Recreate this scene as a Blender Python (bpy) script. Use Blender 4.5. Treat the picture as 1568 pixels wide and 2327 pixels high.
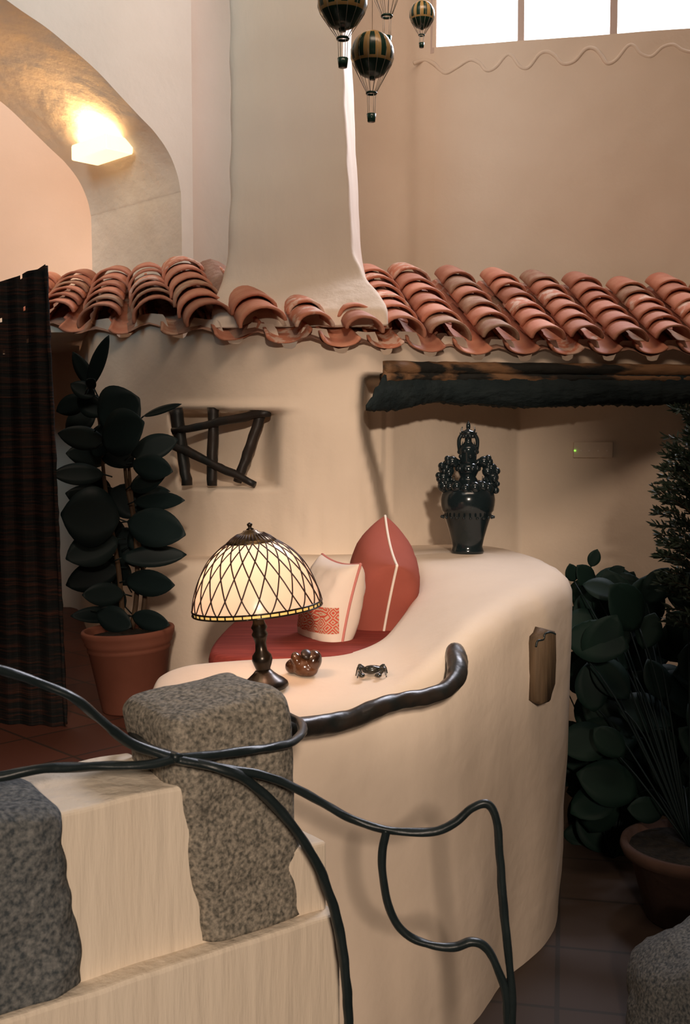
import bpy, bmesh, math, random
from mathutils.bvhtree import BVHTree
from mathutils import Vector, Matrix, noise
random.seed(7)
PI = math.pi
for o in list(bpy.data.objects): bpy.data.objects.remove(o)
C = bpy.context.scene.collection
SC = bpy.context.scene

# ------------------------------------------------------------------ camera
W, H, FPX = 1568.0, 2327.0, 2456.0
EYE = Vector((0, 0, 1.8)); PITCH = math.atan(163.5 / FPX)
cam_d = bpy.data.cameras.new('camera'); cam = bpy.data.objects.new('camera', cam_d); C.objects.link(cam)
cam_d.sensor_fit = 'VERTICAL'; cam_d.sensor_height = 36; cam_d.sensor_width = 24
cam_d.lens = 36 * FPX / H
cam.location = EYE; cam.rotation_euler = (PI / 2 - PITCH, 0, 0)
cam_d.dof.use_dof = True; cam_d.dof.focus_distance = 3.4; cam_d.dof.aperture_fstop = 11
cam_d.clip_start = 0.05
SC.camera = cam
# ------------------------------------------------------------------ exposure
SC.view_settings.view_transform = 'Standard'; SC.view_settings.look = 'None'
SC.view_settings.gamma = 1; SC.view_settings.exposure = 0.0
SC.view_settings.use_curve_mapping = False
# ------------------------------------------------------------------ daylight sky
wd = bpy.data.worlds.new('sky'); SC.world = wd; wd.use_nodes = True
wd.node_tree.nodes['Background'].inputs[0].default_value = (0.93, 0.97, 1.0, 1)
wd.node_tree.nodes['Background'].inputs[1].default_value = 3.0

def area(name, loc, target, sx, sy, power, col, spread=180):
    l = bpy.data.lights.new(name, 'AREA'); l.shape = 'RECTANGLE'; l.size = sx; l.size_y = sy
    l.energy = power; l.color = col; l.spread = math.radians(spread)
    o = bpy.data.objects.new(name, l); C.objects.link(o); o.location = loc
    o.rotation_euler = (Vector(target) - Vector(loc)).to_track_quat('-Z', 'Y').to_euler()
    return o
def point(name, loc, power, col, r=0.05):
    l = bpy.data.lights.new(name, 'POINT'); l.energy = power; l.color = col; l.shadow_soft_size = r
    o = bpy.data.objects.new(name, l); C.objects.link(o); o.location = loc
    return o
def spot(name, loc, target, power, col, size, blend=1.0, r=.15):
    l = bpy.data.lights.new(name, 'SPOT'); l.energy = power; l.color = col; l.spot_size = math.radians(size); l.spot_blend = blend; l.shadow_soft_size = r
    o = bpy.data.objects.new(name, l); C.objects.link(o); o.location = loc
    o.rotation_euler = (Vector(target) - Vector(loc)).to_track_quat('-Z', 'Y').to_euler(); return o
spot('lobby_spotlight', (0.3, -2.6, 3.1), (0.18, 3.6, 1.64), 1300, (1.0, 0.82, 0.66), 19, 1.0, .10)
spot('foreground_fill_spot', (0.32, -3.0, 2.95), (-0.12, 2.4, 0.66), 820, (1.0, 0.80, 0.64), 28, 1.0, .15)  # added fill that brightens the parapet and lower bench; no known lamp
area('upper_wall_fill', (0.6, 1.6, 5.4), (0.5, 5.6, 3.3), 2.4, 1.2, 46, (1.0, 0.74, 0.56), 120)  # added fill for the upper walls; no clerestory stands behind it
area('overhead_fill', (-0.9, 1.2, 5.2), (-0.2, 3.6, 1.0), 1.6, 1.6, 10, (0.95, 0.92, 0.82))  # added soft fill from overhead; the ceiling has no opening
area('window_daylight', (1.7, 6.5, 4.9), (-0.2, 4.4, 3.0), 2.0, 1.0, 260, (0.88, 0.88, 1.0))
area('cool_arch_fill', (-2.2, 0.6, 4.6), (-1.7, 5.0, 4.3), 1.2, 1.0, 17, (0.55, 0.84, 1.0), 60)  # added cool fill for the arch face, no daylight opening there
area('arch_room_lamp', (-2.6, 6.3, 4.8), (-2.4, 8.2, 2.6), 1.2, 1.2, 38, (1.0, 0.88, 0.80))
point('arch_jamb_fill', (-2.05, 5.3, 2.8), 7, (1.0, 0.66, 0.40), 0.2)  # unseen point added to warm the jamb and soffit
point('arch_room_glow', (-1.8, 7.0, 2.9), 16, (1.0, 0.62, 0.34), 0.25)

# ------------------------------------------------------------------ helpers
def P(px, py, d):
    """point seen at pixel (px, py) standing on the plane y = d"""
    x = (px - W / 2) / FPX; y = -(py - H / 2) / FPX
    v = Vector((x, math.cos(PITCH) + y * math.sin(PITCH), -math.sin(PITCH) + y * math.cos(PITCH)))
    return EYE + v * (d / v.y)
def PX(x, y, z):
    v = Vector((x, y, z)) - EYE
    f = v.y * math.cos(PITCH) - v.z * math.sin(PITCH); u = v.y * math.sin(PITCH) + v.z * math.cos(PITCH)
    return W / 2 + FPX * v.x / f, H / 2 - FPX * u / f
def link(name, me, m, parent=None):
    o = bpy.data.objects.new(name, me); C.objects.link(o)
    if m is not None:
        for mm in (m if isinstance(m, (list, tuple)) else [m]): me.materials.append(mm)
    if parent is not None: o.parent = parent
    return o
def mesh(name, vs, fs, m, parent=None, smooth=True, mats=None):
    me = bpy.data.meshes.new(name); me.from_pydata([tuple(v) for v in vs], [], fs); me.update()
    bm = bmesh.new(); bm.from_mesh(me); bmesh.ops.recalc_face_normals(bm, faces=bm.faces); bm.to_mesh(me); bm.free()
    if smooth: me.shade_smooth()
    o = link(name, me, m, parent)
    if mats:
        for i, k in enumerate(mats): me.polygons[i].material_index = k
    return o
def tag(o, label=None, cat=None, group=None, kind=None):
    if label: o['label'] = label
    if cat: o['category'] = cat
    if group: o['group'] = group
    if kind: o['kind'] = kind
    return o
def thing(name, loc, label, cat, group=None):
    o = bpy.data.objects.new(name, None); C.objects.link(o); o.location = loc; o.empty_display_size = .05
    bpy.context.view_layer.update()
    return tag(o, label, cat, group)
def attach(parent, *objs):
    bpy.context.view_layer.update()
    for o in objs:
        o.parent = parent; o.matrix_parent_inverse = parent.matrix_world.inverted()
def bevel(o, w=.004, n=2, ang=40):
    b = o.modifiers.new('bevel', 'BEVEL'); b.width = w; b.segments = n; b.limit_method = 'ANGLE'; b.angle_limit = math.radians(ang)
    return o
def cr(pts, n, closed=False):
    """Catmull-Rom through tuples/Vectors"""
    pts = [Vector(p) for p in pts]; N = len(pts); out = []
    segs = N if closed else N - 1
    for i in range(segs):
        if closed: a, b, c, d = pts[(i - 1) % N], pts[i], pts[(i + 1) % N], pts[(i + 2) % N]
        else: a, b, c, d = pts[max(i - 1, 0)], pts[i], pts[i + 1], pts[min(i + 2, N - 1)]
        for k in range(n):
            t = k / n
            out.append(.5 * ((2 * b) + (c - a) * t + (2 * a - 5 * b + 4 * c - d) * t * t + (3 * b - a - 3 * c + d) * t ** 3))
    if not closed: out.append(pts[-1].copy())
    return out
def chaikin(pts, it=2, closed=False):
    for _ in range(it):
        q = []; N = len(pts)
        if not closed: q.append(pts[0])
        for i in range(N if closed else N - 1):
            a, b = pts[i], pts[(i + 1) % N]
            q.append(a.lerp(b, .25)); q.append(a.lerp(b, .75))
        if not closed: q.append(pts[-1])
        pts = q
    return pts
def interp(tab, x):
    """tab: sorted [(x, a, b..)]"""
    if x <= tab[0][0]: return tab[0][1:]
    for p, q in zip(tab, tab[1:]):
        if x <= q[0]:
            t = (x - p[0]) / (q[0] - p[0]); t = t
            return tuple(a + (b - a) * t for a, b in zip(p[1:], q[1:]))
    return tab[-1][1:]
def sstep(a, b, x):
    t = max(0, min(1, (x - a) / (b - a))); return t * t * (3 - 2 * t)
def fn(x, y=0, z=0, s=1.0): return noise.noise(Vector((x * s, y * s, z * s)))
def loft(name, rings, m, parent=None, closed=True, caps=True, smooth=True):
    vs = []; fs = []; n = len(rings[0])
    for r in rings: vs += list(r)
    for i in range(len(rings) - 1):
        for j in range(n if closed else n - 1):
            k = (j + 1) % n
            fs.append((i * n + j, i * n + k, (i + 1) * n + k, (i + 1) * n + j))
    if caps and closed:
        fs.append(tuple(range(n))); fs.append(tuple(range((len(rings) - 1) * n, len(rings) * n)))
    return mesh(name, vs, fs, m, parent, smooth)
def tube_rings(pts, rad, seg=12, wob=0, seed=0, flat=1.0):
    pts = [Vector(p) for p in pts]; rings = []
    T = [(pts[min(i + 1, len(pts) - 1)] - pts[max(i - 1, 0)]).normalized() for i in range(len(pts))]
    up = Vector((0, 0, 1)) if abs(T[0].z) < .9 else Vector((1, 0, 0))
    u = T[0].cross(up).normalized()
    for i, p in enumerate(pts):
        u = (u - T[i] * u.dot(T[i])).normalized(); v = T[i].cross(u)
        r = rad(i / (len(pts) - 1)) if callable(rad) else rad
        ring = []
        for k in range(seg):
            a = 2 * PI * k / seg
            rr = r * (1 + wob * fn(p.x * 25 + math.cos(a) * 1.2 + seed, p.y * 25 + math.sin(a) * 1.2, p.z * 25))
            ring.append(p + u * math.cos(a) * rr + v * math.sin(a) * rr * flat)
        rings.append(ring)
    return rings
def tube(name, pts, rad, m, parent=None, seg=12, wob=0, seed=0, flat=1.0):
    return loft(name, tube_rings(pts, rad, seg, wob, seed, flat), m, parent)
class MB:
    def __init__(s): s.v = []; s.f = []
    def add(s, vs, fs):
        b = len(s.v); s.v += [Vector(v) for v in vs]; s.f += [tuple(i + b for i in f) for f in fs]
    def rings(s, rings, closed=True, caps=True):
        n = len(rings[0]); fs = []
        for i in range(len(rings) - 1):
            for j in range(n if closed else n - 1):
                k = (j + 1) % n; fs.append((i * n + j, i * n + k, (i + 1) * n + k, (i + 1) * n + j))
        if caps: fs.append(tuple(range(n))); fs.append(tuple(range((len(rings) - 1) * n, len(rings) * n)))
        s.add([v for r in rings for v in r], fs)
    def tube(s, pts, rad, seg=8, wob=0, seed=0): s.rings(tube_rings(pts, rad, seg, wob, seed))
    def ball(s, c, r, nu=14, nv=9, rot=None):
        c = Vector(c); r = Vector(r) if not isinstance(r, (int, float)) else Vector((r, r, r)); rs = []
        for i in range(nv + 1):
            a = -PI / 2 + PI * i / nv; a = max(-PI / 2 + .02, min(PI / 2 - .02, a)); ring = []
            for j in range(nu):
                b = 2 * PI * j / nu
                q = Vector((r.x * math.cos(a) * math.cos(b), r.y * math.cos(a) * math.sin(b), r.z * math.sin(a)))
                if rot is not None: q = rot @ q
                ring.append(c + q)
            rs.append(ring)
        s.rings(rs)
    def lathe(s, prof, c=(0, 0, 0), seg=32, M=None):
        c = Vector(c); rs = []
        for r, z in prof:
            ring = []
            for k in range(seg):
                q = Vector((r * math.cos(2 * PI * k / seg), r * math.sin(2 * PI * k / seg), z))
                if M is not None: q = M @ q
                ring.append(c + q)
            rs.append(ring)
        s.rings(rs)
    def box(s, c, d, M=None):
        c = Vector(c); vs = []
        for x in (-1, 1):
            for y in (-1, 1):
                for z in (-1, 1):
                    q = Vector((x * d[0] / 2, y * d[1] / 2, z * d[2] / 2))
                    if M is not None: q = M @ q
                    vs.append(c + q)
        s.add(vs, [(0, 1, 3, 2), (4, 6, 7, 5), (0, 4, 5, 1), (2, 3, 7, 6), (0, 2, 6, 4), (1, 5, 7, 3)])
    def build(s, name, m, parent=None, smooth=True): return mesh(name, s.v, s.f, m, parent, smooth)

# ------------------------------------------------------------------ materials
def mat(name, col, rough=.6, metal=0, spec=.5):
    m = bpy.data.materials.new(name); m.use_nodes = True; b = m.node_tree.nodes['Principled BSDF']
    b.inputs['Base Color'].default_value = (*col, 1); b.inputs['Roughness'].default_value = rough
    b.inputs['Metallic'].default_value = metal; b.inputs['Specular IOR Level'].default_value = spec
    return m
def N(m, t): return m.node_tree.nodes.new(t)
def L(m, a, b): m.node_tree.links.new(a, b)
def noisy(name, c1, c2, scale=6, rough=.8, bump=.3, bscale=30, dist=.01, stretch=(1, 1, 1), detail=6, metal=0, spec=.3, lo=.35, hi=.65, rand=0):
    m = mat(name, c1, rough, metal, spec); nt = m.node_tree; b = nt.nodes['Principled BSDF']
    tc = N(m, 'ShaderNodeTexCoord'); mp = N(m, 'ShaderNodeMapping'); L(m, tc.outputs['Object'], mp.inputs[0]); mp.inputs['Scale'].default_value = stretch
    n1 = N(m, 'ShaderNodeTexNoise'); n1.inputs['Scale'].default_value = scale; n1.inputs['Detail'].default_value = detail; L(m, mp.outputs[0], n1.inputs[0])
    r = N(m, 'ShaderNodeValToRGB'); r.color_ramp.elements[0].position = lo; r.color_ramp.elements[1].position = hi
    r.color_ramp.elements[0].color = (*c1, 1); r.color_ramp.elements[1].color = (*c2, 1); L(m, n1.outputs[0], r.inputs[0])
    last = r.outputs[0]
    if rand:
        oi = N(m, 'ShaderNodeObjectInfo'); hs = N(m, 'ShaderNodeHueSaturation')
        mr = N(m, 'ShaderNodeMapRange'); mr.inputs[3].default_value = 1 - rand; mr.inputs[4].default_value = 1 + rand
        L(m, oi.outputs['Random'], mr.inputs[0]); L(m, mr.outputs[0], hs.inputs['Value']); L(m, last, hs.inputs['Color']); last = hs.outputs[0]
    L(m, last, b.inputs['Base Color'])
    if bump:
        n2 = N(m, 'ShaderNodeTexNoise'); n2.inputs['Scale'].default_value = bscale; n2.inputs['Detail'].default_value = 8; L(m, mp.outputs[0], n2.inputs[0])
        bp = N(m, 'ShaderNodeBump'); bp.inputs['Strength'].default_value = bump; bp.inputs['Distance'].default_value = dist
        L(m, n2.outputs[0], bp.inputs['Height']); L(m, bp.outputs[0], b.inputs['Normal'])
    return m
PL = (0.72, 0.595, 0.475); PL2 = (0.68, 0.555, 0.435)
M_wall = noisy('plaster', PL, PL2, 2.2, .85, .35, 7, .02, detail=5)
M_rough = noisy('trowelled_plaster', PL, PL2, 3, .85, .45, 9, .03, (1, 1, .35))
M_brush = noisy('brushed_plaster', (0.76, 0.66, 0.53), (0.71, 0.60, 0.47), 5, .85, .6, 30, .012, (1, 1, .12))
M_soffit = noisy('hand_thrown_plaster', PL, PL2, 3, .9, .8, 4.5, .035, (1, 1, 1), detail=3)
M_warm = noisy('pink_plaster', (0.74, 0.56, 0.44), (0.70, 0.53, 0.41), 2, .85, .2, 8, .02)
M_terra = noisy('terracotta', (0.43, 0.160, 0.095), (0.50, 0.225, 0.14), 14, .7, .25, 60, .004, rand=.22)
M_terra2 = noisy('mossy_terracotta', (0.33, 0.15, 0.09), (0.46, 0.30, 0.20), 18, .8, .3, 60, .004, rand=.25)
M_terra3 = noisy('whitewashed_terracotta', (0.50, 0.19, 0.11), (0.62, 0.42, 0.32), 22, .75, .3, 60, .004, lo=.48, hi=.58, rand=.12)
M_mortar = noisy('mortar', (0.30, 0.15, 0.10), (0.38, 0.24, 0.17), 10, .9, .6, 30, .02)
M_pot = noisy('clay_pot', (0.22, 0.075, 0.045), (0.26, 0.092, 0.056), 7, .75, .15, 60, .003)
M_granite = noisy('granite', (0.085, 0.080, 0.066), (0.36, 0.315, 0.25), 125, .9, .8, 75, .005, lo=.34, hi=.70)
M_granite2 = noisy('dark_granite', (0.045, 0.054, 0.060), (0.21, 0.21, 0.20), 110, .95, .8, 75, .005, lo=.34, hi=.72)
M_iron = noisy('forged_iron', (0.010, 0.016, 0.017), (0.014, 0.021, 0.022), 20, .38, .35, 26, .006, spec=.35)
M_branch = noisy('polished_branch', (0.012, 0.014, 0.013), (0.028, 0.020, 0.015), 20, .34, .4, 22, .006, spec=.5)
M_stick = noisy('dark_stick', (0.012, 0.014, 0.014), (0.026, 0.018, 0.014), 20, .45, .5, 40, .004, (1, 1, .3))
M_char = noisy('charred_wood', (0.012, 0.019, 0.021), (0.020, 0.028, 0.029), 12, .85, .8, 30, .02, (.3, 1, 1), spec=.15)
M_lath = noisy('split_cane', (0.012, 0.012, 0.010), (0.19, 0.10, 0.048), 9, .7, .5, 40, .01, (.22, 1, 1.4), lo=.44, hi=.54)
M_wood = noisy('carved_wood', (0.012, 0.006, 0.004), (0.12, 0.045, 0.018), 13, .18, .1, 30, .003, (1, .4, 1), spec=.7)
M_slab = noisy('weathered_wood', (0.04, 0.025, 0.013), (0.14, 0.09, 0.05), 20, .7, .8, 40, .008, (1, 1, .12))
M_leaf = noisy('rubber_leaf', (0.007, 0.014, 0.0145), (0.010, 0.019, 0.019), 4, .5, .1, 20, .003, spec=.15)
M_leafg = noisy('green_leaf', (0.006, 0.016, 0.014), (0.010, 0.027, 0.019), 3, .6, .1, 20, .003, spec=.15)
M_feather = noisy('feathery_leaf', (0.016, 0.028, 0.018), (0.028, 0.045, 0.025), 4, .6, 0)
M_stem = noisy('plant_stem', (0.06, 0.035, 0.02), (0.10, 0.06, 0.03), 12, .7, .2)
M_soil = noisy('soil', (0.010, 0.009, 0.008), (0.025, 0.02, 0.014), 30, .95, 1, 60, .01)
M_red = noisy('red_cotton', (0.29, 0.075, 0.052), (0.33, 0.088, 0.062), 5, .9, .25, 260, .001, spec=.1)
M_redd = noisy('red_woven_cotton', (0.19, 0.036, 0.028), (0.26, 0.050, 0.038), 60, .9, .4, 90, .002, (.08, 1, 1), spec=.1)
M_cream = noisy('cream_linen', (0.68, 0.55, 0.46), (0.72, 0.60, 0.50), 6, .9, .5, 14, .008, spec=.1)
M_pipe = mat('white_piping', (0.80, 0.70, 0.60), .8)
M_pipe2 = mat('pink_piping', (0.50, 0.17, 0.14), .8)
M_black = noisy('black_glaze', (0.008, 0.014, 0.016), (0.010, 0.016, 0.018), 10, .15, .1, 30, .003, spec=.5)
M_bronze = noisy('dark_bronze', (0.014, 0.011, 0.008), (0.035, 0.022, 0.013), 25, .28, .2, 50, .002, metal=.6, spec=.6)
M_lead = mat('dark_leading', (0.035, 0.014, 0.008), .5, .3)
M_crab = noisy('lacquered_crab', (0.008, 0.012, 0.010), (0.03, 0.025, 0.018), 40, .2, .2, 60, .002, spec=.6)
M_white = mat('white_enamel', (0.60, 0.52, 0.42), .45)
M_cord = mat('white_string', (0.62, 0.55, 0.45), .7)
M_bgreen = mat('green_lacquer', (0.020, 0.062, 0.042), .25, 0, .6)
M_bochre = noisy('ochre_lacquer', (0.62, 0.38, 0.14), (0.72, 0.48, 0.20), 20, .25, 0, spec=.6)
M_frame = mat('painted_window_frame', (0.52, 0.40, 0.34), .6)
def woven():
    m = mat('dark_woven_reed', (.01, .01, .01), .8, 0, .2); b = m.node_tree.nodes['Principled BSDF']
    tc = N(m, 'ShaderNodeTexCoord'); mp = N(m, 'ShaderNodeMapping'); mp.inputs['Scale'].default_value = (6, 6, 130); L(m, tc.outputs['Object'], mp.inputs[0])
    n1 = N(m, 'ShaderNodeTexNoise'); n1.inputs['Scale'].default_value = 1; n1.inputs['Detail'].default_value = 4; L(m, mp.outputs[0], n1.inputs[0])
    r = N(m, 'ShaderNodeValToRGB'); r.color_ramp.elements[0].position = .46; r.color_ramp.elements[1].position = .78
    r.color_ramp.elements[0].color = (.011, .013, .013, 1); r.color_ramp.elements[1].color = (.08, .03, .018, 1); L(m, n1.outputs[0], r.inputs[0]); L(m, r.outputs[0], b.inputs['Base Color'])
    bp = N(m, 'ShaderNodeBump'); bp.inputs['Strength'].default_value = .8; bp.inputs['Distance'].default_value = .004; L(m, n1.outputs[0], bp.inputs['Height']); L(m, bp.outputs[0], b.inputs['Normal'])
    return m
M_screen = woven()
def tiles(name, c1, c2, g, sc, rot):
    m = mat(name, c1, .55, 0, .3); b = m.node_tree.nodes['Principled BSDF']
    tc = N(m, 'ShaderNodeTexCoord'); mp = N(m, 'ShaderNodeMapping'); mp.inputs['Rotation'].default_value = (0, 0, rot); L(m, tc.outputs['Object'], mp.inputs[0])
    br = N(m, 'ShaderNodeTexBrick'); br.offset = 0; br.inputs['Scale'].default_value = sc; br.inputs['Brick Width'].default_value = 1; br.inputs['Row Height'].default_value = 1; br.inputs['Mortar Size'].default_value = .02
    br.inputs['Color1'].default_value = (*c1, 1); br.inputs['Color2'].default_value = (*c2, 1); br.inputs['Mortar'].default_value = (*g, 1)
    L(m, mp.outputs[0], br.inputs[0]); L(m, br.outputs['Color'], b.inputs['Base Color'])
    return m
M_ptile = tiles('platform_clay_tiles', (0.10, 0.035, 0.022), (0.13, 0.045, 0.028), (0.05, 0.03, 0.022), 3.2, .78)
M_ftile = tiles('floor_clay_tiles', (0.050, 0.034, 0.026), (0.060, 0.040, 0.030), (0.03, 0.024, 0.02), 2.5, .2)
def emis(name, col, e, base=None):
    m = mat(name, base or col, .5); b = m.node_tree.nodes['Principled BSDF']
    b.inputs['Emission Color'].default_value = (*col, 1); b.inputs['Emission Strength'].default_value = e
    return m
def shade_glass():
    m = bpy.data.materials.new('opal_glass'); m.use_nodes = True; nt = m.node_tree; nt.nodes.clear()
    out = nt.nodes.new('ShaderNodeOutputMaterial'); tr = nt.nodes.new('ShaderNodeBsdfTranslucent'); df = nt.nodes.new('ShaderNodeBsdfPrincipled')
    tr.inputs[0].default_value = (0.82, 0.66, 0.53, 1); df.inputs['Base Color'].default_value = (0.62, 0.50, 0.40, 1); df.inputs['Roughness'].default_value = .25
    df.inputs['Emission Color'].default_value = (1, .70, .50, 1); df.inputs['Emission Strength'].default_value = .27
    mx = nt.nodes.new('ShaderNodeMixShader'); mx.inputs[0].default_value = .5
    nt.links.new(df.outputs[0], mx.inputs[1]); nt.links.new(tr.outputs[0], mx.inputs[2]); nt.links.new(mx.outputs[0], out.inputs[0])
    return m
M_shade = shade_glass()

# ================================================================== THE SETTING
K = 1.1
def grid_wall(name, path, z0, z1, nz, m, hole=None, push=None, thick=0, wav=.006, top=None):
    """path: [(x,y)...] dense; push(x,y,z,px,py)->depth offset along +y"""
    vs = []; fs = []; n = len(path)
    for j in range(nz + 1):
        z = z0 + (z1 - z0) * j / nz
        for i, p in enumerate(path):
            x, y = p[0], p[1]
            z = z0 + (z1 - z0) * j / nz
            if top and z > 2.08: z = 2.08 + (top(x, y) - 2.08) * (z - 2.08) / (z1 - 2.08)
            w = wav * fn(x, y, z, 2.2) + wav * .5 * fn(x, y, z, 6)
            px, py = PX(x, y, z); d = push(x, y, z, px, py) if push else 0
            vs.append((x, y + w * 2 + d, z))
    for j in range(nz):
        for i in range(n - 1):
            if hole:
                a = vs[j * n + i]; b = vs[(j + 1) * n + i + 1]
                if hole((a[0] + b[0]) / 2, (a[2] + b[2]) / 2): continue
            fs.append((j * n + i, j * n + i + 1, (j + 1) * n + i + 1, (j + 1) * n + i))
    o = mesh(name, vs, fs, m)
    return o
FZ = 0.1; PZ = 0.75; CZ = 5.7
# floor, platform, ceiling, outer walls
mb = MB(); mb.box((-0.2, 2.35, FZ - .05), (8.6, 11.7, .1)); tag(mb.build('floor', M_ftile, smooth=False), kind='structure')
M_timber = noisy('dark_timber', (.05, .03, .02), (.08, .05, .03), 4, .8, .3)
mb = MB(); mb.box((-0.2, 1.45, CZ + .05), (8.6, 9.9, .1)); mb.box((-2.65, 7.25, CZ + .05), (3.7, 1.7, .1)); tag(mb.build('ceiling', M_timber, smooth=False), kind='structure')
mb = MB(); mb.box((-4.45, 2.35, 2.9), (.1, 11.7, 5.7)); tag(mb.build('wall_left', M_timber, smooth=False), kind='structure')
mb = MB(); mb.box((4.05, 1.4, 2.9), (.1, 9.8, 5.7)); tag(mb.build('wall_right', M_timber, smooth=False), kind='structure')
mb = MB(); mb.box((-0.2, -3.45, 2.9), (8.6, .1, 5.7)); tag(mb.build('wall_near', M_timber, smooth=False), kind='structure')

# back wall with the high window
def xyp(px, d): p = P(px, 1000, d); return (p.x, p.y)
A1 = xyp(985, 5.62 * K); A2 = xyp(1568, 5.36 * K)
dA = Vector((A2[0] - A1[0], A2[1] - A1[1], 0)).normalized(); nA = Vector((dA.y, -dA.x, 0))
if nA.y > 0: nA = -nA
bpts = [xyp(425, 5.32 * K), xyp(433, 5.34 * K), xyp(445, 5.4 * K), xyp(530, 5.62 * K), xyp(700, 5.75 * K), xyp(860, 5.8 * K), xyp(915, 5.78 * K), xyp(950, 5.68 * K)]
end = Vector((A1[0], A1[1], 0)) + dA * 2.6
zs = P(985, 101, A1[1]).z
base = cr([Vector((a, b, 0)) for a, b in bpts] + [Vector((A1[0], A1[1], 0))], 8)
st = [Vector((A1[0], A1[1], 0)) + dA * 2.6 * k / 90 for k in range(1, 91)]
path = [(p.x, p.y) for p in base + st]
nzb = 110; z0b, z1b = 1.6, CZ
zsg = z0b + (z1b - z0b) * round((zs - z0b) / (z1b - z0b) * nzb) / nzb
def whole(x, z): return x > A1[0] + .001 and z > zsg and z < zsg + 1.25 and x < A1[0] + 2.3
tag(grid_wall('wall_back', path, z0b, z1b, nzb, M_wall, hole=whole, wav=.004), kind='structure')
# window: frame, mullions, pane
wr = bpy.data.objects.new('window_1', None); C.objects.link(wr); tag(wr, kind='structure')
def wb(name, t0, t1, za, zb, th, m, off=.0):
    a = Vector((A1[0], A1[1], 0)) + dA * ((t0 + t1) / 2) + Vector((-nA.x, -nA.y, 0)) * off
    mbx = MB(); R = Matrix.Rotation(math.atan2(dA.y, dA.x), 3, 'Z')
    mbx.box((a.x, a.y, (za + zb) / 2), (t1 - t0, th, zb - za), R); return mbx.build(name, m, wr, False)
def tpx(px):
    best = min(range(2400), key=lambda k: abs(PX(A1[0] + dA.x * k / 1000, A1[1] + dA.y * k / 1000, zsg)[0] - px)); return best / 1000
zt = zsg + 1.25
for (a, b) in ((1176, 1191), (1386, 1403), (1600, 1618), (1822, 1842)):
    wb('window_mullion', tpx(a), tpx(b), zsg, zt, .05, M_frame, .03)
wb('window_sill', -.02, 2.35, zsg - .03, zsg, .10, M_frame, .055)
wb('window_jamb', -.03, 0.004, zsg - .03, zt, .16, M_frame, .09); wb('window_jamb', 2.3, 2.34, zsg - .03, zt, .16, M_frame, .09)
wb('window_head', -.02, 2.33, zt, zt + .04, .16, M_frame, .09)
M_glass = bpy.data.materials.new('window_glass'); M_glass.use_nodes = True
_nt = M_glass.node_tree; _nt.nodes.clear(); _o = _nt.nodes.new('ShaderNodeOutputMaterial'); _t = _nt.nodes.new('ShaderNodeBsdfTransparent'); _g = _nt.nodes.new('ShaderNodeBsdfGlossy'); _m = _nt.nodes.new('ShaderNodeMixShader')
_m.inputs[0].default_value = .04; _g.inputs['Roughness'].default_value = .05; _nt.links.new(_t.outputs[0], _m.inputs[1]); _nt.links.new(_g.outputs[0], _m.inputs[2]); _nt.links.new(_m.outputs[0], _o.inputs[0])
wb('window_glass', 0, 2.3, zsg, zt, .006, M_glass, .05)
# painted-over row of old tile ends under the window
mbs = MB(); pts = []
prof = [(940, 140), (965, 133), (985, 140), (1000, 155), (1015, 162), (1040, 148), (1068, 132), (1090, 140), (1105, 156), (1125, 150), (1150, 122), (1165, 125), (1180, 146), (1200, 150), (1225, 120), (1245, 114), (1262, 124), (1280, 141), (1305, 135), (1330, 108), (1350, 106), (1365, 120), (1380, 140), (1400, 132), (1425, 102), (1440, 100), (1455, 118), (1480, 125), (1505, 104), (1530, 98), (1550, 110), (1575, 114), (1600, 96), (1625, 92), (1650, 106)]
for px, py in prof:
    y = (A1[1] if px < 985 else A1[1] + dA.y * tpx(min(px, 1900)) )
    if px < 985: y = 5.66 * K
    pts.append(P(px, py + 4, y + .004))
mbs.tube(cr(pts, 5), lambda t: .011, 8)
tag(mbs.build('trim_1', M_wall), kind='structure')

# arch wall on the left: plane through the corner, running towards the camera at 45 degrees
Cn = Vector(xyp(433, 5.33 * K) + (0,)); ud = Vector((-.7071, -.7071, 0)); wdv = Vector((-.7071, .7071, 0)); TH = .80 * K
def tof(px):
    r = (px - W / 2) / FPX; return (r * Cn.y - Cn.x) / (ud.x - r * ud.y)
arch_px = [(418, 470), (416, 430), (408, 390), (390, 345), (360, 300), (325, 262), (280, 212), (230, 157), (165, 98), (120, 60), (55, 14)]
AZ = 2.3
ap = [(tof(419), AZ), (tof(419), 2.45)]
for px, py in arch_px:
    t = tof(px); y = (Cn + ud * t).y; ap.append((t, P(px, py, y).z))
tl, zl = ap[-1]
ap += [(tl + .35, zl + .13), (tl + .75, zl + .18), (tl + 1.15, zl + .10), (tl + 1.6, zl - .14), (tl + 1.95, zl - .55), (tl + 2.1, zl - 1.0), (tl + 2.12, AZ)]
ap = [(v.x, v.y) for v in cr([Vector((a, b, 0)) for a, b in ap], 6)]
vs = []; fs = []; mt = []
def quad(a, b, c, d, k): i = len(vs); vs.extend([a, b, c, d]); fs.append((i, i + 1, i + 2, i + 3)); mt.append(k)
def pt(t, z, w=0): q = Cn + ud * t + wdv * w; return Vector((q.x, q.y, z))
tmax = ap[-1][0] + .5
for w in (0, TH):
    for (a, za), (b, zb) in zip(ap, ap[1:]):
        if abs(b - a) > 1e-5: quad(pt(a, za, w), pt(b, zb, w), pt(b, CZ, w), pt(a, CZ, w), 0)
    quad(pt(-.03, AZ, w), pt(ap[0][0], AZ, w), pt(ap[0][0], CZ, w), pt(-.03, CZ, w), 0)
    quad(pt(ap[-1][0], AZ, w), pt(tmax, AZ, w), pt(tmax, CZ, w), pt(ap[-1][0], CZ, w), 0)
quad(pt(tmax, AZ, 0), pt(tmax, AZ, TH), pt(tmax, CZ, TH), pt(tmax, CZ, 0), 0)
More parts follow.
